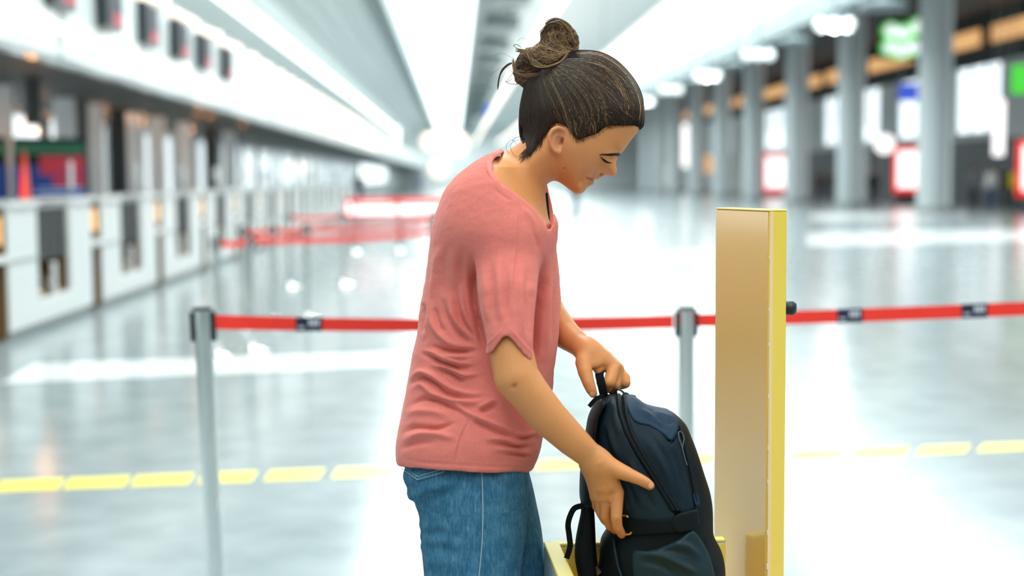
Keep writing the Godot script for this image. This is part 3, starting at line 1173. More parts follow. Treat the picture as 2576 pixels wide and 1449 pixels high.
# ================================================================ right: pillars and shops
func build_right_wing() -> void:
	struct("ceiling_dark", span_mesh(13.6, WIDE_R, 9.5, 9.8, END, BACK), M.ceiling_dark, "dark ceiling over the shops")
	struct("wall_step", span_mesh(13.5, 13.7, TALL, 9.8, END, BACK), M.beam_grey, "short step between the pale and the dark ceiling")
	# wall of the shops: bright windows high up, amber band above
	var wins := [[20.0, 27.0], [33.0, 40.0], [46.0, 54.0], [58.0, 63.0], [69.8, 76.4], [82.5, 86.5], [90.0, 94.5], [99.0, 104.0], [112.0, 124.0], [138.0, 150.0], [162.0, 174.0]]
	var w := Bag.new()
	span_box(w, WIDE_R, WIDE_R + 0.3, 0, 3.6, END, BACK)
	struct("wall_right_upper", span_mesh(WIDE_R, WIDE_R + 0.3, 7.0, 9.8, END, BACK), M.ceiling_dark, "dark top of the wall above the shop windows")
	var z := BACK
	for e: Array in wins:
		span_box(w, WIDE_R, WIDE_R + 0.3, 3.6, 7.0, -e[0], z)
		z = -e[1]
		var win := struct("window_%d" % _next(), span_mesh(WIDE_R + 0.14, WIDE_R + 0.15, 3.6, 7.0, -e[1], -e[0]), M.glass, "tall bright window high above the shops")
		part("frame", span_mesh(WIDE_R + 0.05, WIDE_R + 0.2, 3.6, 7.0, -e[0] - 0.15, -e[0]), M.frame_grey, win)
		part("frame", span_mesh(WIDE_R + 0.05, WIDE_R + 0.2, 3.6, 7.0, -e[1], -e[1] + 0.15), M.frame_grey, win)
		var bars: int = int((e[1] - e[0]) / 2.2)
		for k in range(1, bars):
			var zz: float = -e[0] - (e[1] - e[0]) * k / bars
			part("bar", span_mesh(WIDE_R + 0.08, WIDE_R + 0.18, 3.6, 7.0, zz - 0.06, zz + 0.06), M.frame_grey, win)
	span_box(w, WIDE_R, WIDE_R + 0.3, 3.6, 7.0, END, z)
	struct("wall_right", w.mesh(), M.shop_grey, "grey wall of the shops across the hall")
	# amber light band, in lengths
	z = -30.0
	while z > -170.0:
		var t := thing("light_band", "amber light band high on the shop wall", "lamp", Vector3(WIDE_R - 0.275, 8.35, z), 0.0, "amber light bands above the shop windows")
		part("cover", span_mesh(-0.06, 0.06, -0.42, 0.42, -8.8, 0.0, 0.02), M.amber_glow, t)
		part("bracket", span_mesh(0.06, 0.25, -0.1, 0.1, -8.0, -0.8), M.shop_dark, t)
		z -= 10.5
	for k in 4:
		area_light("amber_light", Vector3(WIDE_R - 0.34, 8.35, -60.0 - 26.0 * k), Vector2(24.0, 0.8), 1.2, Color(1.0, 0.62, 0.28), Basis(Vector3.UP, PI / 2))
	# shop doors: dark recesses under the windows
	for e: Array in [[56.0, 64.0], [67.0, 78.0], [84.0, 92.0], [97.0, 108.0], [116.0, 130.0]]:
		struct("door_%d" % (_doors_next()), span_mesh(WIDE_R - 0.06, WIDE_R + 0.02, 0.0, 3.2, -e[1], -e[0]), M.shop_dark, "wide dark shop entrance under the windows")
	# pillars
	var n := 0
	for q: Array in [[2362, 52.0], [2148, 0.0], [2010, 0.0], [1900, 0.0], [1820, 0.0], [1755, 0.0], [1700, 0.0], [1662, 0.0], [1630, 0.0]]:
		var dep: float = 17.6 * F / (q[0] - 1145.0)
		var t := thing("pillar", "thick grey round pillar in the row before the shops", "pillar", Vector3(17.6, 0, -dep), 0.0, "grey pillars before the shops")
		var b := Bag.new()
		b.lathe([Vector2(0.6, 0.25), Vector2(0.6, 9.5)], Vector3.ZERO, 28)
		part("shaft", b.mesh(), M.pillar, t)
		var p := Bag.new()
		p.lathe([Vector2(0.66, 0), Vector2(0.66, 0.25), Vector2(0.66, 0.25), Vector2(0.6, 0.25)], Vector3.ZERO, 28)
		part("base_ring", p.mesh(), M.frame_grey, t)
		var r := Bag.new()
		span_box(r, 0.3, 0.46, 0.25, 9.5, 0.36, 0.52)
		part("conduit", r.mesh(), M.pillar_rib, t)
		n += 1
	# lamp clusters on masts along the beam
	var proto: Node3D
	var proto2: Node3D
	for k in 9:
		var dep := 42.6 + 10.7 * k
		var t: Node3D
		if k == 0:
			t = thing("lamp_cluster", "hanging cluster of three round white lamps under the grey beam", "lamp", Vector3(11.4, 6.0, -dep), 0.0, "lamp clusters along the grey beam")
			for s in 3:
				globe(t, 0.2, M.globe_glow, Vector3(-0.42 + 0.42 * s, -0.1, 0))
			part("bar", span_mesh(-0.62, 0.62, 0.1, 0.2, -0.08, 0.08, 0.02), M.beam_grey, t)
			part("mast", span_mesh(-0.05, 0.05, 0.2, TALL + 0.06 - 6.0, -0.05, 0.05), M.beam_grey, t)
			proto = t
		else:
			copy(proto, Vector3(11.4, 6.0, -dep))
		if k == 0:
			t = thing("lamp_reflector", "flat grey round reflector hanging beside a lamp cluster", "reflector", Vector3(12.15, 6.15, -dep + 2.4), 0.0, "grey reflectors along the beam")
			var b := Bag.new()
			b.lathe([Vector2(0.0005, 0.05), Vector2(0.62, -0.08), Vector2(0.66, 0.02), Vector2(0.66, 0.1), Vector2(0.0005, 0.22)], Vector3.ZERO, 24)
			part("dish", b.mesh(), M.beam_grey, t)
			part("mast", span_mesh(-0.03, 0.03, 0.2, TALL + 0.06 - 6.15, -0.03, 0.03), M.beam_grey, t)
			proto2 = t
		else:
			copy(proto2, Vector3(12.15, 6.15, -dep + 2.4))
	for k in 3:
		var l := OmniLight3D.new()
		l.name = numbered("cluster_light")
		add_child(l)
		l.position = Vector3(11.4, 5.6, -42.6 - 21.4 * k)
		l.light_energy = 6.0
		l.light_size = 0.3
		l.omni_range = 150.0
		l.omni_attenuation = 2.0
		l.shadow_enabled = true
	# red light boxes standing on the floor
	for e: Array in [[2250, 2320, 370, 488, 22.0, "tall red-edged light box standing before the shops near the big pillar"], [1920, 1985, 385, 484, 22.0, "red-edged light box standing between two middle pillars"], [1641, 1690, 408, 474, 22.0, "small far red-edged light box"], [2562, 2650, 355, 500, 22.0, "red-edged light box at the near end of the shops"], [1540, 1582, 412, 470, 22.0, "farthest red-edged light box in the hall"]]:
		var a := on_side((e[0] + e[1]) / 2.0, (e[2] + e[3]) / 2.0, e[4])
		var dep := -a.z
		var hw: float = (e[1] - e[0]) * dep / F / 2.0
		var top: float = EYE + (441.0 - e[2]) * dep / F
		var low: float = maxf(EYE + (441.0 - e[3]) * dep / F, 0.15)
		var t := thing("light_box", e[5], "light box", Vector3(a.x, 0, a.z))
		part("case", span_mesh(-hw, hw, low, top, -0.3, 0.0, 0.05), M.sign_red_glow, t)
		part("bright_face_sign", span_mesh(-hw * 0.8, hw * 0.8, low + (top - low) * 0.12, top - (top - low) * 0.1, 0.0, 0.03, 0.02), M.sign_white_glow, t)
		part("foot", span_mesh(-hw * 0.8, hw * 0.8, 0, low, -0.28, -0.02), M.shop_dark, t)
	for e: Array in [[22.0, -69.0], [22.0, -97.0]]:
		area_light("sign_light", Vector3(e[0], 1.5, e[1] + 0.06), Vector2(1.2, 2.0), 1.6, Color(1.0, 0.75, 0.72), Basis(Vector3.UP, PI))
	# tall white lit panels and other signs among the shops
	for e: Array in [[1698, 1742, 312, 420, 20.0, "sign_white_glow", "tall white lit panel hanging between far pillars"], [2545, 2620, 163, 236, 24.0, "sign_green_glow", "bright green hanging sign at the near end of shops"], [2262, 2330, 212, 252, 20.5, "sign_blue_glow", "blue hanging sign beside the big pillar"], [1215, 1242, 250, 285, 3.2, "sign_blue_glow", "small blue hanging sign over the middle of the hall"], [2500, 2528, 250, 392, 25.0, "sign_white_glow", "narrow tall white lit panel at the shop wall"]]:
		var a := on_side((e[0] + e[1]) / 2.0, (e[2] + e[3]) / 2.0, e[4])
		var dep := -a.z
		var hw: float = (e[1] - e[0]) * dep / F / 2.0
		var hh: float = (e[3] - e[2]) * dep / F / 2.0
		var t := thing("hanging_sign", e[6], "sign", a)
		part("sign_face", span_mesh(-hw, hw, -hh, hh, -0.1, 0.0, 0.03), M[e[5]], t)
		part("sign_frame", span_mesh(-hw - 0.04, hw + 0.04, -hh - 0.04, hh + 0.04, -0.16, -0.08, 0.02), M.frame_grey, t)
		var roof := 9.5 if a.x > 13.6 else TALL
		for s: float in [-0.8, 0.8]:
			part("rod", span_mesh(hw * s - 0.02, hw * s + 0.02, hh, roof - a.y, -0.14, -0.1), M.frame_grey, t)
	# round signs
	for e: Array in [[2226, 362, 24.5, 25.0, "round lilac sign on the shop front", "sign_blue_glow"], [1778, 413, 24.0, 24.0, "round amber lamp sign far among the shops", "amber_glow"]]:
		var a := on_side(e[0], e[1], e[3])
		var t := thing("round_sign", e[4], "sign", a)
		var r: float = e[2] * -a.z / F
		var b := Bag.new()
		b.lathe([Vector2(0.0005, 0.0), Vector2(r, 0.0), Vector2(r, 0.0), Vector2(r, 0.12)], Vector3.ZERO, 28, Basis(Vector3.RIGHT, -PI / 2))
		part("sign_disc", b.mesh(), M.sign_white_glow if e[5] == "sign_blue_glow" else M[e[5]], t)
		part("rim", span_mesh(-0.06, 0.06, -a.y, -r, -0.3, -0.18), M.frame_grey, t)
	# board of six round lamps with green rims
	var a2 := on_side(2278, 105, 19.2)
	var six := thing("lamp_board", "hanging board with round white lamps in green rims", "lamp", a2)
	var k2 := -a2.z / F
	for e: Array in [[-38, -28], [-5, -22], [30, -38], [-40, 14], [22, 14], [-10, 22]]:
		globe(six, 17 * k2, M.globe_glow, Vector3(e[0] * k2, -e[1] * k2, 0.1))
		var b := Bag.new()
		b.lathe([Vector2(18 * k2, 0.0), Vector2(22 * k2, 0.0), Vector2(22 * k2, 0.0), Vector2(22 * k2, 0.1)], Vector3(e[0] * k2, -e[1] * k2, -0.02), 24, Basis(Vector3.RIGHT, -PI / 2))
		part("rim_light", b.mesh(), M.sign_green_glow, six)
	part("board", span_mesh(-62 * k2, 55 * k2, -44 * k2, 60 * k2, -0.2, -0.1), M.recess_dark, six)
	part("rod", span_mesh(-0.03, 0.03, 60 * k2, 9.475 - a2.y, -0.18, -0.12), M.frame_grey, six)


var _doors := 0
func _doors_next() -> int:
	_doors += 1
	return _doors


# ================================================================ queue barriers
func make_post(label: String, group := "") -> Node3D:
	var t := thing("belt_post", label, "barrier post", Vector3.ZERO, 0.0, group)
	var b := Bag.new()
	b.lathe([Vector2(0.03, 0.03), Vector2(0.03, 0.9)], Vector3.ZERO, 28)
	part("tube", b.mesh(), M.chrome, t)
	var d := Bag.new()
	d.lathe([Vector2(0.15, 0.0), Vector2(0.15, 0.01), Vector2(0.145, 0.016), Vector2(0.09, 0.024), Vector2(0.045, 0.045), Vector2(0.032, 0.07)], Vector3.ZERO, 32)
	part("base", d.mesh(), M.chrome, t)
	var h := Bag.new()
	h.lathe([Vector2(0.031, 0.87), Vector2(0.0315, 0.991), Vector2(0.0315, 0.991), Vector2(0.0005, 0.991)], Vector3.ZERO, 28)
	part("head", h.mesh(), M.chrome, t)
	var c := Bag.new()
	c.lathe([Vector2(0.031, 0.99), Vector2(0.0325, 0.99), Vector2(0.0325, 0.997), Vector2(0.03, 1.0), Vector2(0.0005, 1.0)], Vector3.ZERO, 28)
	part("cap", c.mesh(), M.black_plastic, t)
	for s: float in [-1.0, 1.0]:
		part("belt_clip", box_mesh(Vector3(0.011, 0.1, 0.03), 0.003, Vector3(s * 0.0365, 0.935, 0)), M.black_plastic, t)
	return t


func make_belt(a: Vector3, b: Vector3, sag: float, marks: Array, label: String, group := "", twist := 0.0) -> Node3D:
	# a red webbing between two posts; marks are shares of its length that carry a dark printed tag
	var t := thing("queue_belt", label, "barrier belt", a, 0.0, group)
	var d := b - a
	var bag := Bag.new()
	var pts := PackedVector3Array()
	var across := []
	for k in 25:
		var s := k / 24.0
		pts.append(d * s - Vector3.UP * sag * 4.0 * s * (1.0 - s))
		across.append(Vector3.UP.rotated(d.normalized(), twist * sin(PI * s)))
	bag.ribbon(pts, across, 0.048, 0.0016)
	var web := part("webbing", bag.mesh(), M.belt_red, t)
	var len_ := d.length()
	var side := d.cross(Vector3.UP).normalized()
	if side.z < 0:
		side = -side
	for s: float in marks:
		var turn := twist * sin(PI * s)
		var upw := Vector3.UP.rotated(d.normalized(), turn)
		var out := side.rotated(d.normalized(), turn)
		var mid := d * s - Vector3.UP * sag * 4.0 * s * (1.0 - s)
		var along := d.normalized()
		for piece: Array in [[0.0, 0.0, 0.09, 0.05, "belt_navy", "tag", 0.0012, 0.0], [0.004, 0.006, 0.009, 0.022, "belt_print", "tag_print", 0.0022, 0.2], [0.016, 0.005, 0.009, 0.022, "belt_print", "tag_print", 0.0022, 0.0], [0.029, 0.006, 0.01, 0.022, "belt_print", "tag_print", 0.0022, -0.2], [-0.026, -0.01, 0.022, 0.006, "belt_print", "tag_print", 0.0022, 0.0]]:
			var q := Bag.new()
			var c: Vector3 = mid + along * piece[0] + upw * piece[1] + out * piece[6]
			var half: Vector3 = along * piece[2] * 0.5
			q.ribbon(PackedVector3Array([c - half, c, c + half]), [(upw + along * piece[7]).normalized()], piece[3], 0.0012)
			part(piece[5], q.mesh(), M[piece[4]], web)
	for e: Array in [[0.02, 0.07]]:
		var q := Bag.new()
		var pp := PackedVector3Array()
		for k in 4:
			var u: float = lerpf(e[0], e[1], k / 3.0)
			pp.append(d * u - Vector3.UP * sag * 4.0 * u * (1.0 - u) + side * 0.0006)
		q.ribbon(pp, [Vector3.UP], 0.0485, 0.0024)
		part("end_fold", q.mesh(), M.belt_red, web)
	return t


func build_queue() -> void:
	# the near post leans a little, as if pushed
	var A := at_pixel(509, 772, 4.74)
	var base := Vector3(A.x + 0.026, 0, A.z)
	var post := make_post("chrome belt post with black clips at the left end of the red belt")
	post.position = base
	post.rotation.z = 0.026
	var B := at_pixel(1727, 772, 5.15)
	var post2: Node3D = copy(post, Vector3(B.x, 0, B.z), 0.0, "chrome belt post behind the backpack next to the yellow panel")
	post2.rotation.z = 0.0
	var hb := B.y
	post2.scale.y = hb
	post.scale.y = A.y
	var a1 := at_pixel(534, 810, 4.74)
	var b1 := at_pixel(1694, 809, 5.15)
	make_belt(a1, b1, 0.012, [0.196], "red belt stretched behind the woman between the two chrome posts", "", 0.35)
	var b2 := at_pixel(1756, 806, 5.15)
	var C := at_pixel(2800, 766, 4.95)
	make_belt(b2, C, 0.004, [0.375, 0.675], "red belt with two dark printed tags right of the yellow panel")
	var post3: Node3D = copy(post, Vector3(C.x + 0.04, 0, C.z), 0.0, "chrome belt post at the right end of the red belt")
	post3.rotation.z = 0.0
	# lanes farther back: posts given by the pixel of their heads
	var rows := [
		[[542, 606, 11.2], [628, 600, 11.6], [1092, 578, 13.0]],
		[[612, 596, 13.6], [685, 590, 13.9], [770, 584, 14.2], [1088, 560, 15.5]],
		[[726, 545, 18.4], [860, 552, 18.8], [1095, 540, 20.0]],
		[[890, 508, 27.0], [1000, 505, 27.5], [1110, 502, 28.0]],
	]
	for r in rows.size():
		var last := Vector3.ZERO
		for q: Array in rows[r]:
			var g := at_pixel(q[0], q[1], q[2])
			var foot := Vector3(g.x, 0, g.z)
			var p: Node3D = copy(post, foot, 0.0, "chrome belt post in the lanes behind the woman")
			p.rotation.z = 0.0
			p.scale.y = 0.97
			p.set_meta("group", "belt posts of the back lanes")
			var head := foot + Vector3(0, 0.915, 0)
			if last != Vector3.ZERO:
				var dir := (head - last).normalized() * 0.045
				make_belt(last + dir, head - dir, 0.02, [], "red belt between posts of the back lanes", "red belts of the back lanes")
			last = head
	# solid red and white barrier across the end of the lanes
	var l := at_pixel(868, 520, 30.0)
	var rr := at_pixel(1150, 520, 30.0)
	var bar := thing("lane_barrier", "long low red barrier with a white lit face at the end of the lanes", "barrier", Vector3((l.x + rr.x) / 2, 0, (l.z + rr.z) / 2))
	var wide := l.distance_to(rr)
	part("board", span_mesh(-wide / 2, wide / 2, 0.55, 0.99, -0.06, 0.06, 0.02), M.belt_red, bar)
	part("face_light", span_mesh(-wide / 2 + 0.06, wide / 2, 0.66, 0.9, 0.06, 0.075), M.sign_white_glow, bar)
	for s: float in [-0.45, 0.0, 0.45]:
		part("leg", span_mesh(wide * s - 0.04, wide * s + 0.04, 0, 0.55, -0.05, 0.05), M.frame_grey, bar)


# ================================================================ yellow dashes on the floor
func build_floor_marks() -> void:
	for e: Array in [[-10, 160], [162, 326], [331, 487], [500, 646], [667, 815], [836, 1000], [1020, 1170], [1190, 1330], [1345, 1480], [1505, 1640], [1660, 1800], [1826, 1965], [1988, 2124], [2144, 2286], [2307, 2440], [2460, 2590]]:
		var b := Bag.new()
		var p := []
		for q: Array in [[e[0] + 14, -1.0], [e[1] + 4, -1.0], [e[1] - 14, 1.0], [e[0] - 4, 1.0]]:
			var half: float = 14.0 - 0.0018 * q[0]
			p.append(on_height(q[0], 1222.0 - 0.0389 * q[0] + half * q[1], 0.003))
		var mid := Vector3.ZERO
		for q: Vector3 in p:
			mid += q / 4.0
		mid.y = 0.0
		flat_patch(b, p, 0.003)
		var o := part("floor_dash", b.mesh(mid), M.floor_paint, self, mid)
		o.name = numbered("floor_dash")
		tag(o, "yellow painted dash in the line across the pale floor", "floor marking", "yellow dashes across the floor")


# ================================================================ people far away
func build_passers() -> void:
	# [pixel x of feet, pixel y of feet, side metre, turn, coat, trousers, bag, label]
	M["passer_skin"] = mat("passer_skin", rgb8(205, 160, 130), 0.6)
	M["passer_hair"] = mat("passer_hair", rgb8(40, 30, 26), 0.6)
	for e: Array in [["navy", 24, 34, 46], ["black", 22, 28, 32], ["maroon", 70, 40, 44], ["grey", 120, 124, 128], ["white", 222, 222, 220], ["blue", 60, 84, 120], ["yellow", 200, 190, 60]]:
		mat("cloth_" + e[0], rgb8(e[1], e[2], e[3]), 0.8)
	var bodies := [passer_meshes(0.16), passer_meshes(-0.06)]
	for e: Array in [[1800, 492, 0, 0.9, "black", "navy", "person in black far off by the amber round sign"], [1826, 490, 1, -1.2, "maroon", "black", "person in a dark maroon coat beside the person in black"], [2062, 505, 0, 2.2, "maroon", "black", "person in maroon walking between two grey pillars"], [2090, 506, 1, 1.6, "black", "black", "person in black walking between two grey pillars"], [2196, 515, 0, -0.6, "navy", "black", "person in navy standing left of the tall red light box"], [2120, 504, 1, 0.2, "white", "grey", "person in a white top between two grey pillars"], [2448, 520, 0, 1.2, "grey", "navy", "person in grey right of the big pillar"], [2492, 523, 1, -1.0, "white", "blue", "person in white with blue trousers by the shop entrance"], [2526, 520, 0, 0.5, "black", "black", "person in black at the shop entrance"], [2552, 527, 1, 2.0, "yellow", "black", "person in a yellow vest near the edge of the shops"], [903, 520, 0, 0.7, "navy", "blue", "person in navy walking past the far check-in desks"], [1448, 522, 1, -0.4, "navy", "navy", "person in dark blue far down the middle of the hall"], [1052, 500, 0, 0.4, "blue", "grey", "person in blue far behind the queue lanes"]]:
		var foot := on_height(e[0], e[1], 0.0)
		var t := thing("person", e[6], "person", foot, e[3])
		var s: Array = bodies[e[2]]
		part("body", s[0], M.passer_skin, t)
		part("jacket", s[1], M["cloth_" + e[4]], t)
		part("trousers", s[2], M["cloth_" + e[5]], t)
		part("hair", s[3], M.passer_hair, t)
		part("shoe", s[4], M.cloth_black, t)
		part("shoe", s[5], M.cloth_black, t)


func passer_meshes(stride: float) -> Array:
	var J := func(a: Array) -> Chain:
		var p := PackedVector3Array()
		var r := PackedFloat32Array()
		for k in range(0, a.size(), 4):
			p.append(Vector3(a[k], a[k + 1], a[k + 2]))
			r.append(a[k + 3])
		return Chain.new(p, r)
	var sets := [
		[J.call([0, 1.45, 0, 0.055, 0, 1.56, 0.01, 0.055, 0, 1.63, 0.02, 0.085]), J.call([-0.19, 1.4, 0, 0.05, -0.25, 1.1, 0.04, 0.045, -0.24, 0.84, 0.1, 0.03, -0.235, 0.76, 0.12, 0.035]), J.call([0.19, 1.4, 0, 0.05, 0.25, 1.1, -0.04, 0.045, 0.25, 0.84, 0.02, 0.03, 0.245, 0.76, 0.03, 0.035]), J.call([-0.12, 1.3, 0, 0.1, 0.12, 1.3, 0, 0.1])],
		[J.call([-0.14, 1.38, 0, 0.09, 0.14, 1.38, 0, 0.09]), J.call([0, 1.32, 0, 0.17, 0, 0.95, 0, 0.165]), J.call([-0.19, 1.39, 0, 0.075, -0.25, 1.1, 0.04, 0.065, -0.24, 0.88, 0.09, 0.05]), J.call([0.19, 1.39, 0, 0.075, 0.25, 1.1, -0.04, 0.065, 0.25, 0.88, 0.01, 0.05])],
		[J.call([-0.09, 0.95, 0, 0.12, -0.1, 0.5, stride * 0.6, 0.085, -0.1, 0.1, stride, 0.06]), J.call([0.09, 0.95, 0, 0.12, 0.1, 0.5, -stride * 0.4, 0.085, 0.1, 0.1, -stride, 0.06])],
		[J.call([0, 1.68, -0.01, 0.1, 0, 1.62, -0.05, 0.08])],
		[J.call([-0.1, 0.045, stride - 0.04, 0.045, -0.1, 0.04, stride + 0.17, 0.038])],
		[J.call([0.1, 0.045, -stride - 0.04, 0.045, 0.1, 0.04, -stride + 0.17, 0.038])],
	]
	var boxes := [[Vector3(-0.34, 0.68, -0.2), Vector3(0.34, 1.76, 0.24)], [Vector3(-0.36, 0.72, -0.24), Vector3(0.36, 1.52, 0.24)], [Vector3(-0.26, 0.0, -0.3), Vector3(0.26, 1.12, 0.3)], [Vector3(-0.16, 1.5, -0.2), Vector3(0.16, 1.84, 0.14)], [Vector3(-0.2, -0.02, -0.34), Vector3(0.0, 0.14, 0.44)], [Vector3(0.0, -0.02, -0.34), Vector3(0.2, 0.14, 0.44)]]
	var out := []
	for k in sets.size():
		var list: Array = sets[k]
		var f := func(p: Vector3) -> float:
			var d := 1e9
			for c: Chain in list:
				d = smin(d, c.at(p), 0.03)
			return d
		var b := Bag.new()
		b.add(with_normals(nets(f, boxes[k][0], boxes[k][1], 0.03 if k in [1, 2] else 0.022)))
		out.append(b.mesh())
	return out


# ================================================================ the yellow baggage sizer
func build_sizer() -> void:
	var near := at_pixel(1935, 532, 2.40)
	var far := at_pixel(1801, 524, 2.58)
	var top := near.y
	var u := ((far - near) * Vector3(1, 0, 1)).normalized()
	var w := Vector3(-u.z, 0, u.x)          # to the right and away
	if w.x < 0:
		w = -w
	var deep := ((far - near) * Vector3(1, 0, 1)).length()
	var thick := 0.034
	var t := thing("baggage_sizer", "yellow cabin baggage sizer with open bin and tall upright panel", "baggage sizer", Vector3(near.x, 0, near.z))
	var turn := Basis(w, Vector3.UP, w.cross(Vector3.UP))
	# upright: a folded core with a face sheet and an edge strip
	var b := Bag.new()
	b.box(u * deep * 0.5 + w * (thick * 0.5 + 0.001) + Vector3.UP * top * 0.5, Vector3(thick, top, deep), 0.0015, turn)
	var upright := part("upright", b.mesh(), M.sizer_yellow, t)
	b = Bag.new()
	b.box(u * (deep * 0.5 + 0.001) + w * 0.0005 + Vector3.UP * top * 0.5, Vector3(0.002, top - 0.002, deep - 0.004), 0.0, turn)
	part("face_sheet", b.mesh(), M.sizer_panel, upright)
	b = Bag.new()
	b.box(u * -0.0008 + w * 0.0045 + Vector3.UP * top * 0.5, Vector3(0.007, top - 0.001, 0.0024), 0.0006, turn)
	part("edge_strip", b.mesh(), M.sizer_edge, upright)
	b = Bag.new()
	b.box(u * deep * 0.5 + w * thick * 0.5 + Vector3.UP * (top + 0.0015), Vector3(thick + 0.001, 0.003, deep + 0.001), 0.001, turn)
	part("top_cap", b.mesh(), M.sizer_rim, upright)
	# chipped paint along the near edge
	for k in 9:
		b = Bag.new()
		var y := 0.72 + 0.62 * fposmod(k * 0.381, 1.0)
		b.box(u * -0.0012 + w * 0.0008 + Vector3.UP * y, Vector3(0.0024, 0.004 + 0.006 * fposmod(k * 0.618, 1.0), 0.0016), 0.0006, turn)
		part("paint_chip", b.mesh(), M.counter_white, upright)
	# black lock knob on the far side
	var kp := at_pixel(1978, 775, 2.44) - t.position
	b = Bag.new()
	b.lathe([Vector2(0.0005, -0.004), Vector2(0.0105, -0.004), Vector2(0.012, 0.0), Vector2(0.012, 0.012), Vector2(0.009, 0.016), Vector2(0.0005, 0.017)], kp, 20, Basis(Vector3.BACK, -PI / 2) * Basis(Vector3.RIGHT, 0.5))
	part("lock_knob", b.mesh(), M.black_plastic, upright)
	# the bin: rim at one height, inside walls yellow, outside white
	var bl := at_pixel(1407, 1369, 2.50)
	var h := bl.y
	var fl := on_height(1443, 1449, h)
	var br := on_height(1800, 1358, h)
	var bx := ((br - bl) * Vector3(1, 0, 1)).normalized()
	var bz := ((fl - bl) * Vector3(1, 0, 1)).normalized()   # towards the viewer
	var wide := ((br - bl) * Vector3(1, 0, 1)).length() + 0.005
	var long_ := 0.43
	var rim := 0.026
	var floor_y := 0.5
	var o := bl - t.position
	o.y = 0.0
	var bt := Basis(bx, Vector3.UP, bx.cross(Vector3.UP))
	var left_turn := Basis(bz.cross(Vector3.UP), Vector3.UP, bz)
	for e: Array in [["left_wall", o + bz * long_ * 0.5 - bx * rim * 0.5, Vector3(rim, h - 0.2, long_ + rim), left_turn], ["back_wall", o + bx * wide * 0.5 - bz * rim * 0.42, Vector3(wide + rim, h - 0.2, rim * 0.8), bt], ["front_wall", o + bx * wide * 0.5 + bz * (long_ + rim * 0.4), Vector3(wide + rim, h - 0.2, rim * 0.8), bt]]:
		b = Bag.new()
		b.box(e[1] + Vector3.UP * (0.2 + (h - 0.2) * 0.5 - 0.003), e[2] - Vector3(0, 0.006, 0), 0.001, e[3])
		var wall := part(e[0], b.mesh(), M.sizer_outside, t)
		b = Bag.new()
		b.box(e[1] + Vector3.UP * (h - (0.0015 if e[0] == "left_wall" else 0.0027)), Vector3(e[2].x + 0.001, 0.006, e[2].z + 0.001), 0.0015, e[3])
		part("rim", b.mesh(), M.sizer_rim, wall)
		b = Bag.new()
		var inward: Vector3 = bx * (rim * 0.5 + 0.001) if e[0] == "left_wall" else bz * (rim * 0.4 + 0.001) * (1.0 if e[0] == "back_wall" else -1.0)
		var sz := Vector3(0.002, h - floor_y - 0.008, long_) if e[0] == "left_wall" else Vector3(wide + rim, h - floor_y - 0.008, 0.002)
		b.box(e[1] + inward + Vector3.UP * (floor_y + (h - floor_y - 0.008) * 0.5), sz, 0.0, e[3])
		part("lining", b.mesh(), M.sizer_yellow, wall)
	b = Bag.new()
	b.box(o + bx * wide * 0.5 + bz * long_ * 0.5 + Vector3.UP * (floor_y - 0.01), Vector3(wide, 0.02, long_), 0.002, bt)
	part("bin_floor", b.mesh(), M.sizer_yellow, t)
	b = Bag.new()
	b.box(o + bx * (wide - 0.004) + bz * long_ * 0.5 + Vector3.UP * (floor_y * 0.5 + 0.13), Vector3(0.008, floor_y + 0.1, long_), 0.001, left_turn)
	part("right_wall", b.mesh(), M.sizer_yellow, t)
	b = Bag.new()
	b.box(o + bx * wide * 0.5 + bz * long_ * 0.5 + Vector3.UP * 0.1, Vector3(wide + 0.1, 0.2, long_ + 0.1), 0.01, bt)
	part("plinth", b.mesh(), M.sizer_outside, t)


# ================================================================ the backpack
const PZ := 0.06
const PR := 0.075
const PD := 0.1


func panel_part(called: String, flat: Array, base: Outline, thick: float, m: Material, t: Node3D, folds: Array = [], edge := 0.0025, cell := 0.0028) -> MeshInstance3D:
	var o := outline(flat, PZ + 0.07, 0.003, 3, 0.02)
	var lo := o.lo + Vector2(0.012, 0.012)
	var hi := o.lo + Vector2(o.nx, o.ny) * o.cell - Vector2(0.012, 0.012)
	var f := panel(o, base, PZ, PR, PD, thick, minf(edge, thick * 0.9))
	var data := nets(f, Vector3(lo.x, lo.y, PZ - 0.01), Vector3(hi.x, hi.y, PZ + PD + 0.03), cell)
	var b := Bag.new()
	b.add(fold(data, folds))
	return part(called, near_mesh(b, t.position), m, t)


func fold(data: Array, folds: Array, both := false) -> Array:
	var d := with_normals(data)
	if folds.is_empty():
		return d
	var list := prepare(folds)
	var v: PackedVector3Array = d[0]
	var n: PackedVector3Array = d[1]
	for k in v.size():
		if n[k].z < 0.05 and not both:
			continue
		var q := v[k]
		if both:
			q.z = absf(q.z)
		v[k] += n[k] * crease(list, pix(q)) * (1.0 if both else smoothstep(0.05, 0.35, n[k].z))
	return with_normals([v, n, d[2]])


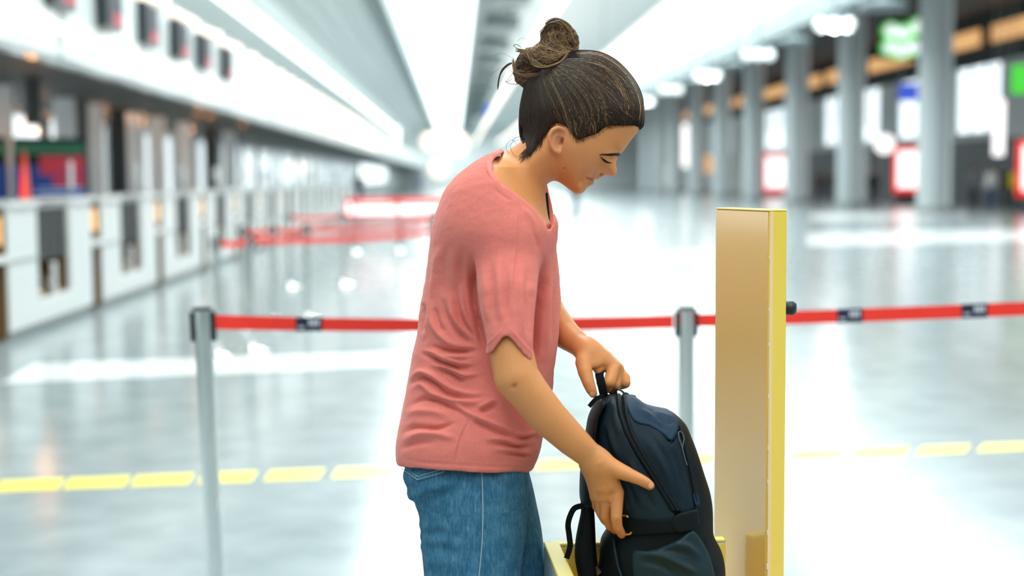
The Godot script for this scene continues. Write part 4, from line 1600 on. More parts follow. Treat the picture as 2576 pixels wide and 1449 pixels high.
func build_backpack() -> void:
	var at := to_world(lp(1650, 1500, PZ))
	var t := thing("backpack", "black and dark blue backpack standing in the yellow baggage sizer", "backpack", Vector3(at.x, 0.5, at.z))
	var main := [1521, 998, 1535, 992, 1555, 991, 1570, 997, 1599, 1000, 1616, 1011, 1636, 1024, 1670, 1031, 1687, 1033, 1703, 1045, 1724, 1066, 1737, 1095, 1754, 1139, 1771, 1193, 1784, 1233, 1791, 1274, 1792, 1314, 1794, 1345, 1811, 1378, 1820, 1409, 1823, 1449, 1818, 1540, 1790, 1610, 1700, 1632, 1580, 1630, 1520, 1600, 1502, 1530, 1503, 1440, 1508, 1409, 1509, 1375, 1514, 1350, 1526, 1332, 1534, 1300, 1520, 1250, 1506, 1180, 1498, 1105, 1502, 1060, 1510, 1030]
	var base := outline(main, PZ, 0.003, 3, 0.04).soften(30, 0.01, 0.03)
	var f := func(p: Vector3) -> float: return pillow(base, p, PZ, PR, PD)
	var lo := base.lo
	var hi := base.lo + Vector2(base.nx, base.ny) * base.cell
	var b := Bag.new()
	b.add(fold(nets(f, Vector3(lo.x, lo.y, PZ - PD - 0.02), Vector3(hi.x, hi.y, PZ + PD + 0.02), 0.005), [
		[-3.5, 7, 1712, 1080, 1730, 1150, 1748, 1220, 1758, 1290], [2, 9, 1740, 1110, 1760, 1180, 1775, 1260], [-2.5, 6, 1752, 1330, 1775, 1380, 1790, 1449],
		[2.5, 8, 1740, 1335, 1765, 1375, 1785, 1449], [-2, 5, 1545, 1370, 1550, 1410, 1560, 1449]]))
	part("main_body", near_mesh(b, t.position), M.pack_black, t)
	# panels
	panel_part("side_panel", [1530, 1006, 1551, 1001, 1556, 1035, 1570, 1080, 1594, 1132, 1630, 1188, 1664, 1240, 1686, 1278, 1686, 1298, 1580, 1300, 1548, 1240, 1514, 1150, 1504, 1105, 1507, 1065, 1517, 1035], base, 0.004, M.pack_slate, t,
		[[3.5, 7, 1528, 1060, 1540, 1110, 1560, 1160], [-3.5, 8, 1520, 1075, 1524, 1120, 1545, 1180], [3, 6, 1580, 1150, 1600, 1190, 1620, 1230], [-2.5, 6, 1570, 1200, 1590, 1240, 1600, 1280], [3, 6, 1588, 1215, 1612, 1255, 1625, 1285], [-2.5, 6, 1610, 1220, 1634, 1255, 1650, 1285], [2.5, 6, 1545, 1020, 1548, 1060, 1562, 1100], [2, 5, 1562, 1240, 1575, 1270, 1580, 1290]])
	panel_part("front_panel", [1578, 1008, 1602, 1006, 1640, 1040, 1660, 1076, 1684, 1112, 1702, 1098, 1716, 1149, 1732, 1210, 1742, 1262, 1738, 1276, 1708, 1284, 1684, 1252, 1648, 1196, 1612, 1138, 1588, 1090, 1576, 1044], base, 0.004, M.pack_front, t,
		[[2.5, 9, 1610, 1080, 1640, 1130, 1675, 1190, 1700, 1250], [-2.5, 6, 1626, 1075, 1655, 1118, 1690, 1180], [-2.5, 6, 1690, 1125, 1708, 1180, 1720, 1240], [2, 7, 1690, 1150, 1706, 1210, 1714, 1260]])
	panel_part("lid", [1572, 999, 1599, 1001, 1616, 1012, 1636, 1025, 1670, 1033, 1687, 1036, 1703, 1048, 1711, 1066, 1700, 1092, 1682, 1106, 1660, 1086, 1632, 1070, 1604, 1064, 1584, 1046], base, 0.0065, M.pack_blue, t,
		[[4, 7, 1600, 1025, 1640, 1050, 1680, 1080], [-3.5, 5, 1650, 1050, 1676, 1062, 1700, 1064], [3, 6, 1640, 1035, 1672, 1045, 1694, 1052], [-2.5, 5, 1616, 1050, 1648, 1066, 1672, 1086]], 0.004)
	panel_part("bottom_pocket", [1586, 1385, 1622, 1378, 1656, 1369, 1700, 1349, 1733, 1327, 1752, 1342, 1776, 1380, 1790, 1420, 1797, 1470, 1790, 1580, 1610, 1600, 1594, 1480], base, 0.007, M.pack_pocket, t,
		[[4, 8, 1600, 1392, 1660, 1398, 1720, 1425, 1760, 1449], [-3, 7, 1605, 1410, 1660, 1422, 1700, 1449], [4, 9, 1690, 1370, 1730, 1375, 1765, 1410], [-2.5, 7, 1640, 1385, 1690, 1385, 1740, 1400]], 0.004)
	var comp := panel_part("compression_strap", [1562, 1298, 1620, 1297, 1690, 1292, 1744, 1275, 1750, 1290, 1748, 1317, 1690, 1331, 1620, 1338, 1568, 1342, 1564, 1320], base, 0.0058, M.pack_strap, t, [], 0.002)
	panel_part("strap_keeper", [1688, 1290, 1746, 1274, 1752, 1290, 1750, 1318, 1692, 1330], base, 0.0072, M.pack_black, t, [], 0.002)
	panel_part("pull_tab", [1740, 1232, 1752, 1240, 1757, 1262, 1750, 1272, 1742, 1262], base, 0.006, M.pack_blue, t, [], 0.002)
	# rolled edges beside the zip, and the zip itself
	var fs := func(p: Vector3) -> float: return pillow(base, p, PZ, PR, PD) - 0.004
	for e: Array in [["zip_edge", 0.0042, M.pack_black, [1556, 995, 1561, 1040, 1576, 1085, 1604, 1138, 1640, 1196, 1674, 1250, 1694, 1284]], ["zip_edge", 0.0036, M.pack_black, [1572, 1000, 1577, 1046, 1590, 1092, 1616, 1142, 1652, 1200, 1686, 1254, 1704, 1284]], ["binding", 0.0024, M.pack_slate, [1543, 1356, 1548, 1390, 1553, 1420, 1565, 1455, 1585, 1520]], ["binding", 0.003, M.pack_grey, [1500, 1110, 1503, 1065, 1514, 1034, 1536, 1004]], ["seam_roll", 0.003, M.pack_black, [1712, 1072, 1722, 1120, 1738, 1190, 1752, 1262]]]:
		b = Bag.new()
		var pts := PackedVector3Array()
		var flat: Array = e[3]
		for k in range(0, flat.size() - 2, 2):
			for s in 4:
				pts.append(hit(fs, lerpf(flat[k], flat[k + 2], s / 4.0), lerpf(flat[k + 1], flat[k + 3], s / 4.0), 0.25))
		pts.append(hit(fs, flat[flat.size() - 2], flat[flat.size() - 1], 0.25))
		b.tube(pts, PackedFloat32Array([e[1]]), 8)
		part(e[0], near_mesh(b, t.position), e[2], t)
	b = Bag.new()
	var zip := [1565, 1000, 1569, 1044, 1583, 1089, 1610, 1140, 1646, 1198, 1680, 1252, 1699, 1284]
	for k in range(0, zip.size() - 2, 2):
		for s in 12:
			var p := hit(fs, lerpf(zip[k], zip[k + 2], s / 12.0), lerpf(zip[k + 1], zip[k + 3], s / 12.0), 0.25)
			b.box(p + Vector3(0, 0, 0.001), Vector3(0.0052, 0.0016, 0.0028), 0.0005, Basis(Vector3.BACK, 0.5))
	var teeth := part("zip_teeth", near_mesh(b, t.position), M.pack_black, t)
	teeth.set_meta("kind", "stuff")
	# cord on the zip pull
	b = Bag.new()
	var fc := func(p: Vector3) -> float: return pillow(base, p, PZ, PR, PD) - 0.009
	var cord := [1706, 1088, 1712, 1085, 1718, 1092, 1721, 1104, 1718, 1118, 1717, 1130, 1721, 1145, 1724, 1158, 1729, 1170]
	var cp := PackedVector3Array()
	for k in range(0, cord.size(), 2):
		cp.append(hit(fc, cord[k], cord[k + 1], 0.25))
	b.tube(cp, PackedFloat32Array([0.001]), 6)
	cord = [1706, 1088, 1708, 1102, 1713, 1116, 1717, 1128]
	cp = PackedVector3Array()
	for k in range(0, cord.size(), 2):
		cp.append(hit(fc, cord[k], cord[k + 1], 0.25))
	b.tube(cp, PackedFloat32Array([0.001]), 6)
	part("pull_cord", near_mesh(b, t.position), M.cord_grey, t)
	# brass hook of the compression strap
	for e: Array in [[1558, 1298, 1566, 1296, 1577, 1297, 1579, 1301], [1570, 1343, 1578, 1344, 1586, 1342, 1588, 1338]]:
		b = Bag.new()
		cp = PackedVector3Array()
		for k in range(0, e.size(), 2):
			cp.append(hit(fc, e[k], e[k + 1], 0.25) + Vector3(0, 0, 0.003))
		b.tube(cp, PackedFloat32Array([0.0017]), 8)
		part("hook", near_mesh(b, t.position), M.brass, comp)
	# padded back with the shoulder strap hanging from it
	var back := outline([1522, 998, 1506, 1000, 1493, 1024, 1481, 1051, 1476, 1078, 1470, 1120, 1462, 1176, 1459, 1220, 1461, 1264, 1480, 1275, 1500, 1262, 1512, 1200, 1508, 1120, 1512, 1050, 1534, 1006], PZ, 0.003)
	var fb := func(p: Vector3) -> float: return pillow(back, p, PZ - 0.01, 0.02, 0.085)
	b = Bag.new()
	b.add(with_normals(nets(fb, Vector3(back.lo.x, back.lo.y, PZ - 0.11), Vector3(back.lo.x + back.nx * back.cell, back.lo.y + back.ny * back.cell, PZ + 0.09), 0.004)))
	part("padded_back", near_mesh(b, t.position), M.pack_black, t)
	var pad := outline([1462, 1250, 1490, 1245, 1494, 1285, 1496, 1314, 1499, 1382, 1506, 1449, 1512, 1540, 1470, 1540, 1454, 1449, 1445, 1399, 1447, 1358, 1454, 1318, 1461, 1284], PZ, 0.003)
	var fp := func(p: Vector3) -> float: return pillow(pad, p, PZ + 0.01, 0.011, 0.03)
	b = Bag.new()
	b.add(with_normals(nets(fp, Vector3(pad.lo.x, pad.lo.y, PZ - 0.05), Vector3(pad.lo.x + pad.nx * pad.cell, pad.lo.y + pad.ny * pad.cell, PZ + 0.07), 0.0035)))
	var sling := part("shoulder_strap", near_mesh(b, t.position), M.pack_strap, t)
	for e: Array in [["webbing_loop", [1466, 1272, 0.07, 1446, 1278, 0.07, 1435, 1296, 0.072, 1429, 1320, 0.072, 1432, 1348, 0.07, 1434, 1375, 0.07, 1425, 1405, 0.072], 0.0095, 0.0016], ["webbing_tail", [1519, 996, 0.09, 1500, 1003, 0.095, 1482, 1023, 0.095], 0.007, 0.002]]:
		b = Bag.new()
		var pts := curve_points(e[1], 6)
		var across := []
		for k in pts.size():
			var tt := (pts[mini(k + 1, pts.size() - 1)] - pts[maxi(k - 1, 0)]).normalized()
			across.append(tt.cross(Vector3.BACK).lerp(Vector3.BACK, 0.12))
		b.ribbon(pts, across, e[2], e[3])
		part(e[0], near_mesh(b, t.position), M.pack_strap, t)
	# carry loop held by the far hand
	b = Bag.new()
	var loop := curve_points([1521, 1002, 0.062, 1516, 980, 0.066, 1511, 958, 0.062, 1508, 943, 0.048, 1511, 931, 0.025, 1525, 925, 0.01, 1538, 945, 0.0, 1543, 975, 0.02, 1543, 998, 0.04], 5)
	var ac := []
	for k in loop.size():
		var tt := (loop[mini(k + 1, loop.size() - 1)] - loop[maxi(k - 1, 0)]).normalized()
		ac.append(tt.cross(Vector3.BACK).lerp(Vector3.BACK, 0.35))
	b.ribbon(loop, ac, 0.0145, 0.0024)
	part("carry_loop", near_mesh(b, t.position), M.pack_strap, t)
	b = Bag.new()
	b.tube(curve_points([1546, 990, 0.06, 1550, 981, 0.065, 1560, 981, 0.068, 1572, 990, 0.07, 1584, 995, 0.07, 1598, 999, 0.068], 5), PackedFloat32Array([0.0018]), 6)
	b.tube(curve_points([1572, 990, 0.0705, 1580, 994, 0.0705], 2), PackedFloat32Array([0.0032]), 8)
	b.tube(curve_points([1588, 996, 0.07, 1598, 999, 0.068], 2), PackedFloat32Array([0.0028]), 8)
	part("drawcord", near_mesh(b, t.position), M.black_plastic, t)
	# buckle at the foot of the strap
	b = Bag.new()
	b.box(lp(1496, 1436, PZ + 0.03), Vector3(0.016, 0.02, 0.006), 0.002, Basis(Vector3.BACK, 0.7))
	b.tube(curve_points([1488, 1412, 0.09, 1492, 1420, 0.093, 1500, 1430, 0.093, 1508, 1434, 0.09], 4), PackedFloat32Array([0.0018]), 6)
	part("buckle", near_mesh(b, t.position), M.buckle_grey, sling)
	b = Bag.new()
	b.tube(curve_points([1468, 1390, 0.085, 1471, 1383, 0.088, 1476, 1381, 0.088, 1481, 1380, 0.085], 4), PackedFloat32Array([0.0009]), 5)
	part("strap_ring", near_mesh(b, t.position), M.buckle_grey, sling)


# first point of a field's surface on the line of sight through a pixel, or the nearest miss
func hit(f: Callable, px: float, py: float, z: float, stop := -0.25) -> Vector3:
	var p := lp(px, py, z)
	var best := 1e9
	var at := p
	for k in 70:
		var d: float = f.call(p)
		if d < best:
			best = d
			at = p
		if d < 0.0003 or z < stop:
			break
		z -= maxf(d * 0.8, 0.0003)
		p = lp(px, py, z)
	return at


# ================================================================ the woman
var HEAD: Outline
var EAR: Outline
var TORSO: Outline
var NECK: Outline
var HEM: Outline
var CUFF: Outline
var HAIR: Outline
var ear_rim: Chain
var sleeve_near: Chain
var sleeve_far: Chain

const SKIN := Color(0.655, 0.268, 0.098)


func outline_woman() -> void:
	HEAD = outline([1612, 316, 1607, 325, 1600, 338, 1588, 352, 1574, 372, 1565, 384, 1555, 393, 1551, 404, 1549, 416, 1552, 427, 1550, 436, 1545, 442, 1536, 443, 1527, 441, 1520, 441, 1514, 445, 1507, 450, 1498, 451, 1494, 454, 1492, 456, 1495, 460, 1492, 464, 1484, 467, 1478, 471, 1472, 479, 1466, 485, 1456, 488, 1446, 486, 1433, 477, 1420, 467, 1408, 459, 1396, 455, 1384, 458, 1375, 466, 1372, 482, 1373, 510, 1373, 545, 1372, 580, 1340, 600, 1290, 570, 1250, 510, 1242, 440, 1256, 396, 1281, 376, 1300, 363, 1317, 350, 1326, 334, 1325, 315, 1320, 295, 1321, 270, 1327, 240, 1335, 210, 1350, 185, 1375, 165, 1410, 150, 1445, 142, 1480, 141, 1512, 147, 1540, 162, 1562, 181, 1582, 205, 1596, 229, 1605, 255, 1610, 280, 1612, 300], 0.0, 0.002, 4).soften(60, 0.006, 0.022)
	EAR = outline([1424, 334, 1416, 322, 1402, 318, 1389, 324, 1380, 337, 1378, 350, 1383, 366, 1391, 378, 1400, 387, 1410, 386, 1414, 376, 1418, 366, 1424, 352], 0.07, 0.0015, 3, 0.02)
	ear_rim = chain([1423, 338, 0.068, 4.5, 1416, 325, 0.074, 5.0, 1402, 321, 0.079, 5.2, 1390, 327, 0.081, 5.2, 1383, 339, 0.081, 5.0, 1382, 352, 0.08, 4.8, 1387, 367, 0.077, 4.8, 1396, 379, 0.074, 6.0, 1406, 382, 0.071, 7.0])
	TORSO = outline([1262, 380, 1221, 395, 1184, 417, 1146, 448, 1121, 479, 1103, 521, 1090, 565, 1081, 627, 1072, 695, 1062, 745, 1054, 795, 1049, 844, 1039, 888, 1031, 931, 1022, 981, 1013, 1031, 1003, 1080, 997, 1124, 999, 1160, 1004, 1220, 1010, 1330, 1330, 1330, 1334, 1240, 1340, 1180, 1356, 1143, 1364, 1105, 1378, 1040, 1389, 981, 1393, 938, 1398, 894, 1404, 857, 1408, 795, 1410, 757, 1407, 695, 1402, 646, 1396, 602, 1390, 570, 1380, 556, 1362, 520, 1330, 458, 1294, 402], 0.0, 0.004).soften(30, 0.02, 0.05)
	NECK = outline([1263, 368, 1243, 388, 1233, 408, 1234, 428, 1246, 452, 1269, 476, 1299, 497, 1330, 522, 1352, 546, 1365, 565, 1375, 581, 1386, 574, 1398, 500, 1430, 380, 1350, 280, 1280, 320], 0.05, 0.003)
	HEM = outline([880, 1200, 986, 1189, 1053, 1181, 1134, 1184, 1221, 1190, 1295, 1193, 1335, 1206, 1450, 1228, 1450, 1520, 880, 1520], 0.15, 0.004, 2)
	CUFF = outline([1150, 906, 1224, 894, 1250, 868, 1274, 841, 1308, 878, 1343, 913, 1420, 940, 1420, 1150, 1150, 1150], 0.2, 0.004, 2)
	HAIR = outline([1640, 322, 1613, 318, 1597, 316, 1578, 318, 1554, 320, 1530, 322, 1515, 330, 1499, 343, 1478, 349, 1460, 356, 1447, 357, 1436, 341, 1427, 327, 1414, 318, 1400, 315, 1385, 325, 1376, 340, 1366, 352, 1352, 366, 1342, 384, 1331, 395, 1322, 390, 1322, 372, 1320, 354, 1304, 340, 1250, 325, 1250, 60, 1660, 60], 0.055, 0.0025, 2, 0.02)
	sleeve_near = chain([1288, 560, 0.085, 92, 1274, 640, 0.125, 84, 1277, 740, 0.165, 78, 1283, 850, 0.19, 65, 1286, 940, 0.198, 62])
	sleeve_far = chain([1300, 560, -0.09, 84, 1328, 650, -0.13, 72, 1352, 760, -0.16, 60, 1372, 850, -0.17, 50])


func head_field(p: Vector3) -> float:
	var s := HEAD.at(p.x, p.y)
	if s < -0.035:
		return -s
	# the nose and lips are narrow, the skull wide
	var q := pix(Vector3(p.x, p.y, 0))
	var face := exp(-(pow((q.x - 1548) / 30.0, 2) + pow((q.y - 432) / 22.0, 2)))
	var mouth := exp(-(pow((q.x - 1488) / 34.0, 2) + pow((q.y - 466) / 26.0, 2)))
	var rad := 0.085 - 0.055 * face - 0.03 * mouth
	var jaw := smoothstep(370.0, 490.0, q.y) * smoothstep(1340.0, 1500.0, q.x)
	var deep := rad * (0.86 - 0.1 * jaw)
	var k := maxf(rad - s, 0.0)
	var z := p.z * rad / deep
	var d := (sqrt(k * k + z * z) - rad) * 0.86
	if p.z > 0.04 and EAR.lo.x - 0.02 < p.x and p.x < EAR.lo.x + EAR.nx * EAR.cell + 0.02 and EAR.lo.y - 0.02 < p.y and p.y < EAR.lo.y + EAR.ny * EAR.cell + 0.02:
		d = smin(d, ear_field(p), 0.004)
	elif p.z < -0.04:
		var m := Vector3(p.x, p.y, -p.z)
		if EAR.lo.x < p.x and p.x < EAR.lo.x + EAR.nx * EAR.cell and EAR.lo.y < p.y and p.y < EAR.lo.y + EAR.ny * EAR.cell:
			d = smin(d, ear_field(m), 0.004)
	return d


func ear_field(p: Vector3) -> float:
	var e := EAR.at(p.x, p.y)
	var q := pix(p)
	# a thin shell that stands off towards the back, hollowed in the middle
	var lift := 0.067 + (1424.0 - q.x) * 0.00022
	var bowl := 0.011 * exp(-(pow((q.x - 1407) / 9.0, 2) + pow((q.y - 358) / 15.0, 2)))
	var plate := maxf(absf(p.z - lift + bowl) - 0.003, -e + 0.001)
	var d := smin(plate, ear_rim.at(p), 0.003)
	# inner ridge
	return d


func torso_field(p: Vector3) -> float:
	var y := CY - p.y * F / D0
	var deep := 0.168 - 0.046 * smoothstep(560.0, 740.0, y) + 0.034 * smoothstep(930.0, 1120.0, y)
	return bolster(TORSO, p, 0.0, 0.115, deep, 2.5)


func shirt_field(p: Vector3) -> float:
	var d := torso_field(p)
	var q := pix(p)
	var s := sleeve_near.at(p)
	if s < 0.08:
		s = maxf(maxf(s, -(s + 0.0075) - maxf(0.0, 800.0 - q.y) * 0.002), CUFF.at(p.x, p.y))
		d = smin(d, s, lerpf(0.06, 0.006, smoothstep(560.0, 760.0, q.y)))
	var g := sleeve_far.at(p)
	if g < 0.08:
		d = smin(d, maxf(g, (860.0 - q.y) * -0.0007), 0.02)
	d = maxf(d, NECK.at(p.x, p.y))
	return maxf(d, HEM.at(p.x, p.y))


func build_woman() -> void:
	outline_woman()
	var foot := to_world(lp(1190, 1300, 0.0))
	var t := thing("person", "person in a salmon pink T-shirt and blue jeans lifting a backpack", "person", Vector3(foot.x, 0, foot.z))
	var base := t.position
	build_skin(t, base)
	build_shirt(t, base)
	build_jeans(t, base)
	build_hair(t, base)


const FACE := [
	[2.2, 8, 1516, 399, 1525, 403, 1533, 405],            # eyelid
	[-1.6, 5, 1509, 391, 1522, 394, 1538, 398],           # fold over the lid
	[-3.2, 10, 1540, 396, 1542, 404],                     # hollow beside the nose
	[1.6, 7, 1518, 388, 1540, 388, 1560, 388],            # brow
	[-0.9, 3.5, 1512, 408, 1522, 413, 1534, 413],         # under the lashes
	[2.2, 24, 1468, 410, 1484, 416, 1500, 424],                      # cheek
	[-1.2, 4, 1508, 430, 1506, 437, 1512, 444],           # wing of the nose
	[1.8, 7, 1516, 432, 1528, 434],                       # nostril wing
	[-7.0, 3.2, 1510, 438, 1515, 440, 1521, 441],                    # nostril
	[-0.8, 6, 1504, 440, 1490, 446, 1480, 447, 1474, 446],   # smile line from nose
	[-5.0, 2.8, 1472, 447, 1479, 449.5, 1487, 452, 1500, 453],     # between the lips
	[1.3, 4, 1483, 459, 1492, 461],                       # lower lip
	[-1.4, 4, 1478, 467, 1484, 468],                      # under the lip
	[-2.0, 5, 1443, 477, 1450, 466, 1460, 457, 1470, 452],   # crease of the smile
	[1.4, 7, 1452, 476, 1464, 476],                       # chin
	[-1.6, 5, 1411, 342, 1407, 352, 1410, 362],           # ear hollow
	[-1.4, 3, 1412, 333, 1402, 330, 1394, 338, 1392, 350],   # ear groove
	[1.5, 3.5, 1417, 350, 1416, 360],                     # tragus
	[-9.0, 3.6, 1414, 346, 1412, 357, 1409, 366],
]


func build_skin(t: Node3D, base: Vector3) -> void:
	var bag := Bag.new()
	bag.tint = SKIN
	# head, neck and the top of the chest
	var core := func(p: Vector3) -> float:
		var d := head_field(p)
		var q := pix(p)
		if q.y > 340.0:
			var c := maxf(torso_field(p) + 0.0065, (q.y - 640.0) * 0.0007) + maxf(0.0, 420.0 - q.y) * 0.0005
			d = smin(d, c, 0.025)
		return d
	var a := lp(1200, 640, 0)
	var b := lp(1640, 120, 0)
	var data := nets(core, Vector3(a.x, a.y, -0.19), Vector3(b.x, b.y, 0.19), 0.0018)
	data = with_normals(data)
	var list := prepare(FACE)
	var v: PackedVector3Array = data[0]
	var n: PackedVector3Array = data[1]
	var colors := PackedColorArray()
	colors.resize(v.size())
	for k in v.size():
		var q := pix(Vector3(v[k].x, v[k].y, absf(v[k].z)))
		v[k] += n[k] * crease(list, q) * smoothstep(0.0, 0.012, absf(v[k].z))
		colors[k] = face_color(q)
	data = with_normals([v, n, data[2]])
	var k0 := bag.v.size()
	bag.add(data)
	for k in v.size():
		bag.c[k0 + k] = colors[k]
	# right arm and hand, on this side of the bag
	var arm := chain([1282, 780, 0.17, 46, 1285, 880, 0.19, 55, 1299, 948, 0.2, 57, 1331, 989, 0.2, 51, 1376, 1046, 0.193, 48.5, 1438, 1106, 0.18, 41, 1476, 1140, 0.17, 35, 1502, 1163, 0.163, 33])
	var palm: Array[Chain] = [
		chain([1500, 1164, 0.162, 30, 1530, 1196, 0.162, 23, 1552, 1238, 0.154, 17]),
		chain([1498, 1168, 0.162, 28, 1516, 1205, 0.16, 23, 1528, 1248, 0.152, 16.5]),
		chain([1490, 1174, 0.158, 24, 1502, 1212, 0.154, 20, 1510, 1250, 0.146, 15.5]),
		chain([1484, 1178, 0.152, 20, 1492, 1212, 0.146, 17, 1497, 1246, 0.138, 14]),
		chain([1512, 1166, 0.166, 26, 1545, 1178, 0.172, 22, 1574, 1191, 0.18, 18.5]),
	]
	var digits: Array[Chain] = [
		chain([1553, 1240, 0.156, 17, 1550, 1300, 0.161, 14.8, 1553, 1325, 0.155, 13.2, 1564, 1344, 0.144, 10.8]),
		chain([1526, 1250, 0.148, 16, 1523, 1298, 0.139, 14, 1534, 1321, 0.128, 12.5, 1548, 1333, 0.12, 11]),
		chain([1508, 1252, 0.14, 15, 1511, 1288, 0.127, 13, 1522, 1308, 0.113, 12, 1532, 1318, 0.103, 10.5]),
		chain([1496, 1247, 0.131, 13.5, 1501, 1274, 0.118, 11.5, 1512, 1291, 0.104, 10.5, 1520, 1300, 0.095, 9.5]),
		chain([1574, 1191, 0.18, 18, 1610, 1206, 0.186, 14.5, 1626, 1215, 0.184, 13.5, 1635, 1221, 0.181, 11.5]),
	]
	_limb(bag, arm, palm, digits, [
		[1.6, 5, 1538, 1218, 1545, 1240], [1.8, 6, 1519, 1222, 1526, 1246], [1.3, 5, 1505, 1225, 1510, 1248], [-1.2, 5, 1534, 1235, 1540, 1258], [-1.2, 5, 1516, 1235, 1520, 1258], [-1.0, 5, 1503, 1235, 1506, 1255],
		[-0.9, 5, 1288, 966, 1300, 974], [-4.5, 7, 1288, 968, 1296, 978], [1.2, 9, 1504, 1160, 1512, 1172], [1.2, 7, 1545, 1300, 1556, 1301], [-0.8, 2.5, 1540, 1294, 1560, 1296], [-0.7, 3, 1548, 1322, 1560, 1324], [-0.8, 6, 1560, 1200, 1575, 1210, 1582, 1216]])
	# left arm and hand, closed over the carry loop
	var arm2 := chain([1352, 740, -0.15, 46, 1386, 800, -0.1, 43, 1424, 842, -0.055, 37, 1457, 867, -0.01, 30, 1480, 883, 0.02, 27])
	var palm2: Array[Chain] = [
		chain([1480, 884, 0.02, 27, 1515, 905, 0.03, 26, 1546, 924, 0.035, 17]),
		chain([1480, 882, 0.015, 25, 1520, 902, 0.015, 22, 1554, 926, 0.018, 15]),
		chain([1478, 886, 0.0, 22, 1518, 910, -0.005, 20, 1557, 934, -0.008, 14]),
		chain([1476, 890, 0.025, 24, 1468, 912, 0.045, 21, 1472, 936, 0.06, 18]),
		chain([1495, 892, 0.03, 24, 1500, 915, 0.04, 18, 1505, 930, 0.04, 12]),
	]
	var digits2: Array[Chain] = [
		chain([1472, 936, 0.06, 18, 1480, 962, 0.068, 15.5, 1487, 980, 0.07, 13.5, 1492, 990, 0.07, 11]),
		chain([1546, 924, 0.036, 17, 1533, 962, 0.058, 15.5, 1527, 976, 0.05, 13, 1516, 974, 0.034, 11.5, 1510, 962, 0.02, 10]),
		chain([1555, 930, 0.018, 15, 1547, 968, 0.04, 14, 1540, 980, 0.032, 12, 1524, 974, 0.015, 11]),
		chain([1558, 936, -0.008, 14, 1557, 962, 0.012, 12, 1545, 974, 0.004, 11, 1532, 968, -0.008, 10]),
		chain([1556, 934, -0.02, 13, 1571, 950, -0.004, 14, 1573, 964, 0.006, 13, 1565, 969, 0.002, 11]),
	]
	_limb(bag, arm2, palm2, digits2, [[-1.6, 5, 1500, 936, 1512, 925, 1524, 916], [-1.4, 4, 1542, 950, 1540, 968, 1532, 984], [1.3, 6, 1548, 918, 1558, 928], [-1.0, 4, 1492, 925, 1496, 940]])
	var body := part("body", near_mesh(bag, base), M.skin, t)
	body.set_meta("label", "tanned skin of head, arms and hands")
	# nails
	for e: Array in [[1637, 1221, 0.1915, 6.5, 0.7, Vector3(0.4, -0.05, 1)], [1490, 992, 0.0795, 6.5, -0.25, Vector3(-0.3, -0.3, 1)], [1569, 1348, 0.148, 4.0, -0.5, Vector3(0.7, -0.3, 1)]]:
		var nb := Bag.new()
		var prof := []
		for k in 5:
			var w := PI / 2 * k / 4
			prof.append(Vector2(maxf(cos(w), 0.03), sin(w) * 0.12) * (e[3] * D0 / F))
		var zdir: Vector3 = e[5].normalized()
		var along := Vector3(cos(e[4]), -sin(e[4]), 0)
		along = (along - zdir * along.dot(zdir)).normalized()
		nb.lathe(prof, lp(e[0], e[1], e[2]), 14, Basis(along, zdir, along.cross(zdir)))
		part("nail", near_mesh(nb, base), M.nail, body)
	# brow, lashes and mole lie on the skin of both sides
	var hb := Bag.new()
	for side: float in [1.0, -1.0]:
		hb.tint = Color(0.016, 0.012, 0.011)
		for k in 190:
			var s := k / 189.0
			var x := lerpf(1512.0, 1560.0, pow(s, 0.8))
			var y := lerpf(389.5, 388.0, s)
			var w := lerpf(0.7, 3.6, smoothstep(0.0, 0.55, s)) * (1.0 - 0.55 * smoothstep(0.9, 1.0, s))
			var o := rng.randf_range(-1.0, 1.0)
			var p0 := on_face(x, y + w * o, side)
			var p1 := on_face(x - 6.0, y + w * (o * 0.6 - 0.45), side)
			hb.tube(PackedVector3Array([p0, (p0 + p1) * 0.5 + Vector3(0, 0, 0.0004 * side), p1]), PackedFloat32Array([0.0005, 0.0005, 0.0002]), 4)
		var lash := PackedVector3Array()
		for q: Array in [[1510, 395], [1514, 398], [1518, 401.5], [1522, 404.5], [1526, 407], [1531, 407.5]]:
			lash.append(on_face(q[0], q[1], side) + Vector3(0.0003, 0, 0.0006 * side))
		hb.tint = Color(0.012, 0.01, 0.01)
		hb.tube(lash, PackedFloat32Array([0.0004, 0.001, 0.0019, 0.0022, 0.0017, 0.0008]), 6)
		for k in 13:
			var s := k / 12.0
			var p0 := on_face(lerpf(1514, 1532, s), lerpf(399, 408, sqrt(s)), side) + Vector3(0, 0, 0.0008 * side)
			var p1 := p0 + Vector3(lerpf(0.003, 0.0052, s), lerpf(-0.0045, -0.0012, s), 0.0045 * side)
			hb.tube(PackedVector3Array([p0, (p0 + p1) * 0.5 - Vector3(0, 0.0007, 0), p1]), PackedFloat32Array([0.0004, 0.0003, 0.0001]), 4)
	part("brow_and_lashes", near_mesh(hb, base), M.hair, body)


func on_face(px: float, py: float, side: float) -> Vector3:
	var p := hit(head_field, px, py, 0.12, -0.02)
	var h := 0.0006
	var d := head_field(p)
	var n := Vector3(head_field(p + Vector3(h, 0, 0)) - d, head_field(p + Vector3(0, h, 0)) - d, head_field(p + Vector3(0, 0, h)) - d).normalized()
	p += n * (crease_face(px, py) * smoothstep(0.0, 0.012, p.z) + 0.0005)
	return Vector3(p.x, p.y, p.z * side)


var _face_list := []
func crease_face(px: float, py: float) -> float:
	if _face_list.is_empty():
		_face_list = prepare(FACE)
	return crease(_face_list, Vector2(px, py))


func blob(q: Vector2, x: float, y: float, rx: float, ry: float) -> float:
	return exp(-(pow((q.x - x) / rx, 2) + pow((q.y - y) / ry, 2)))


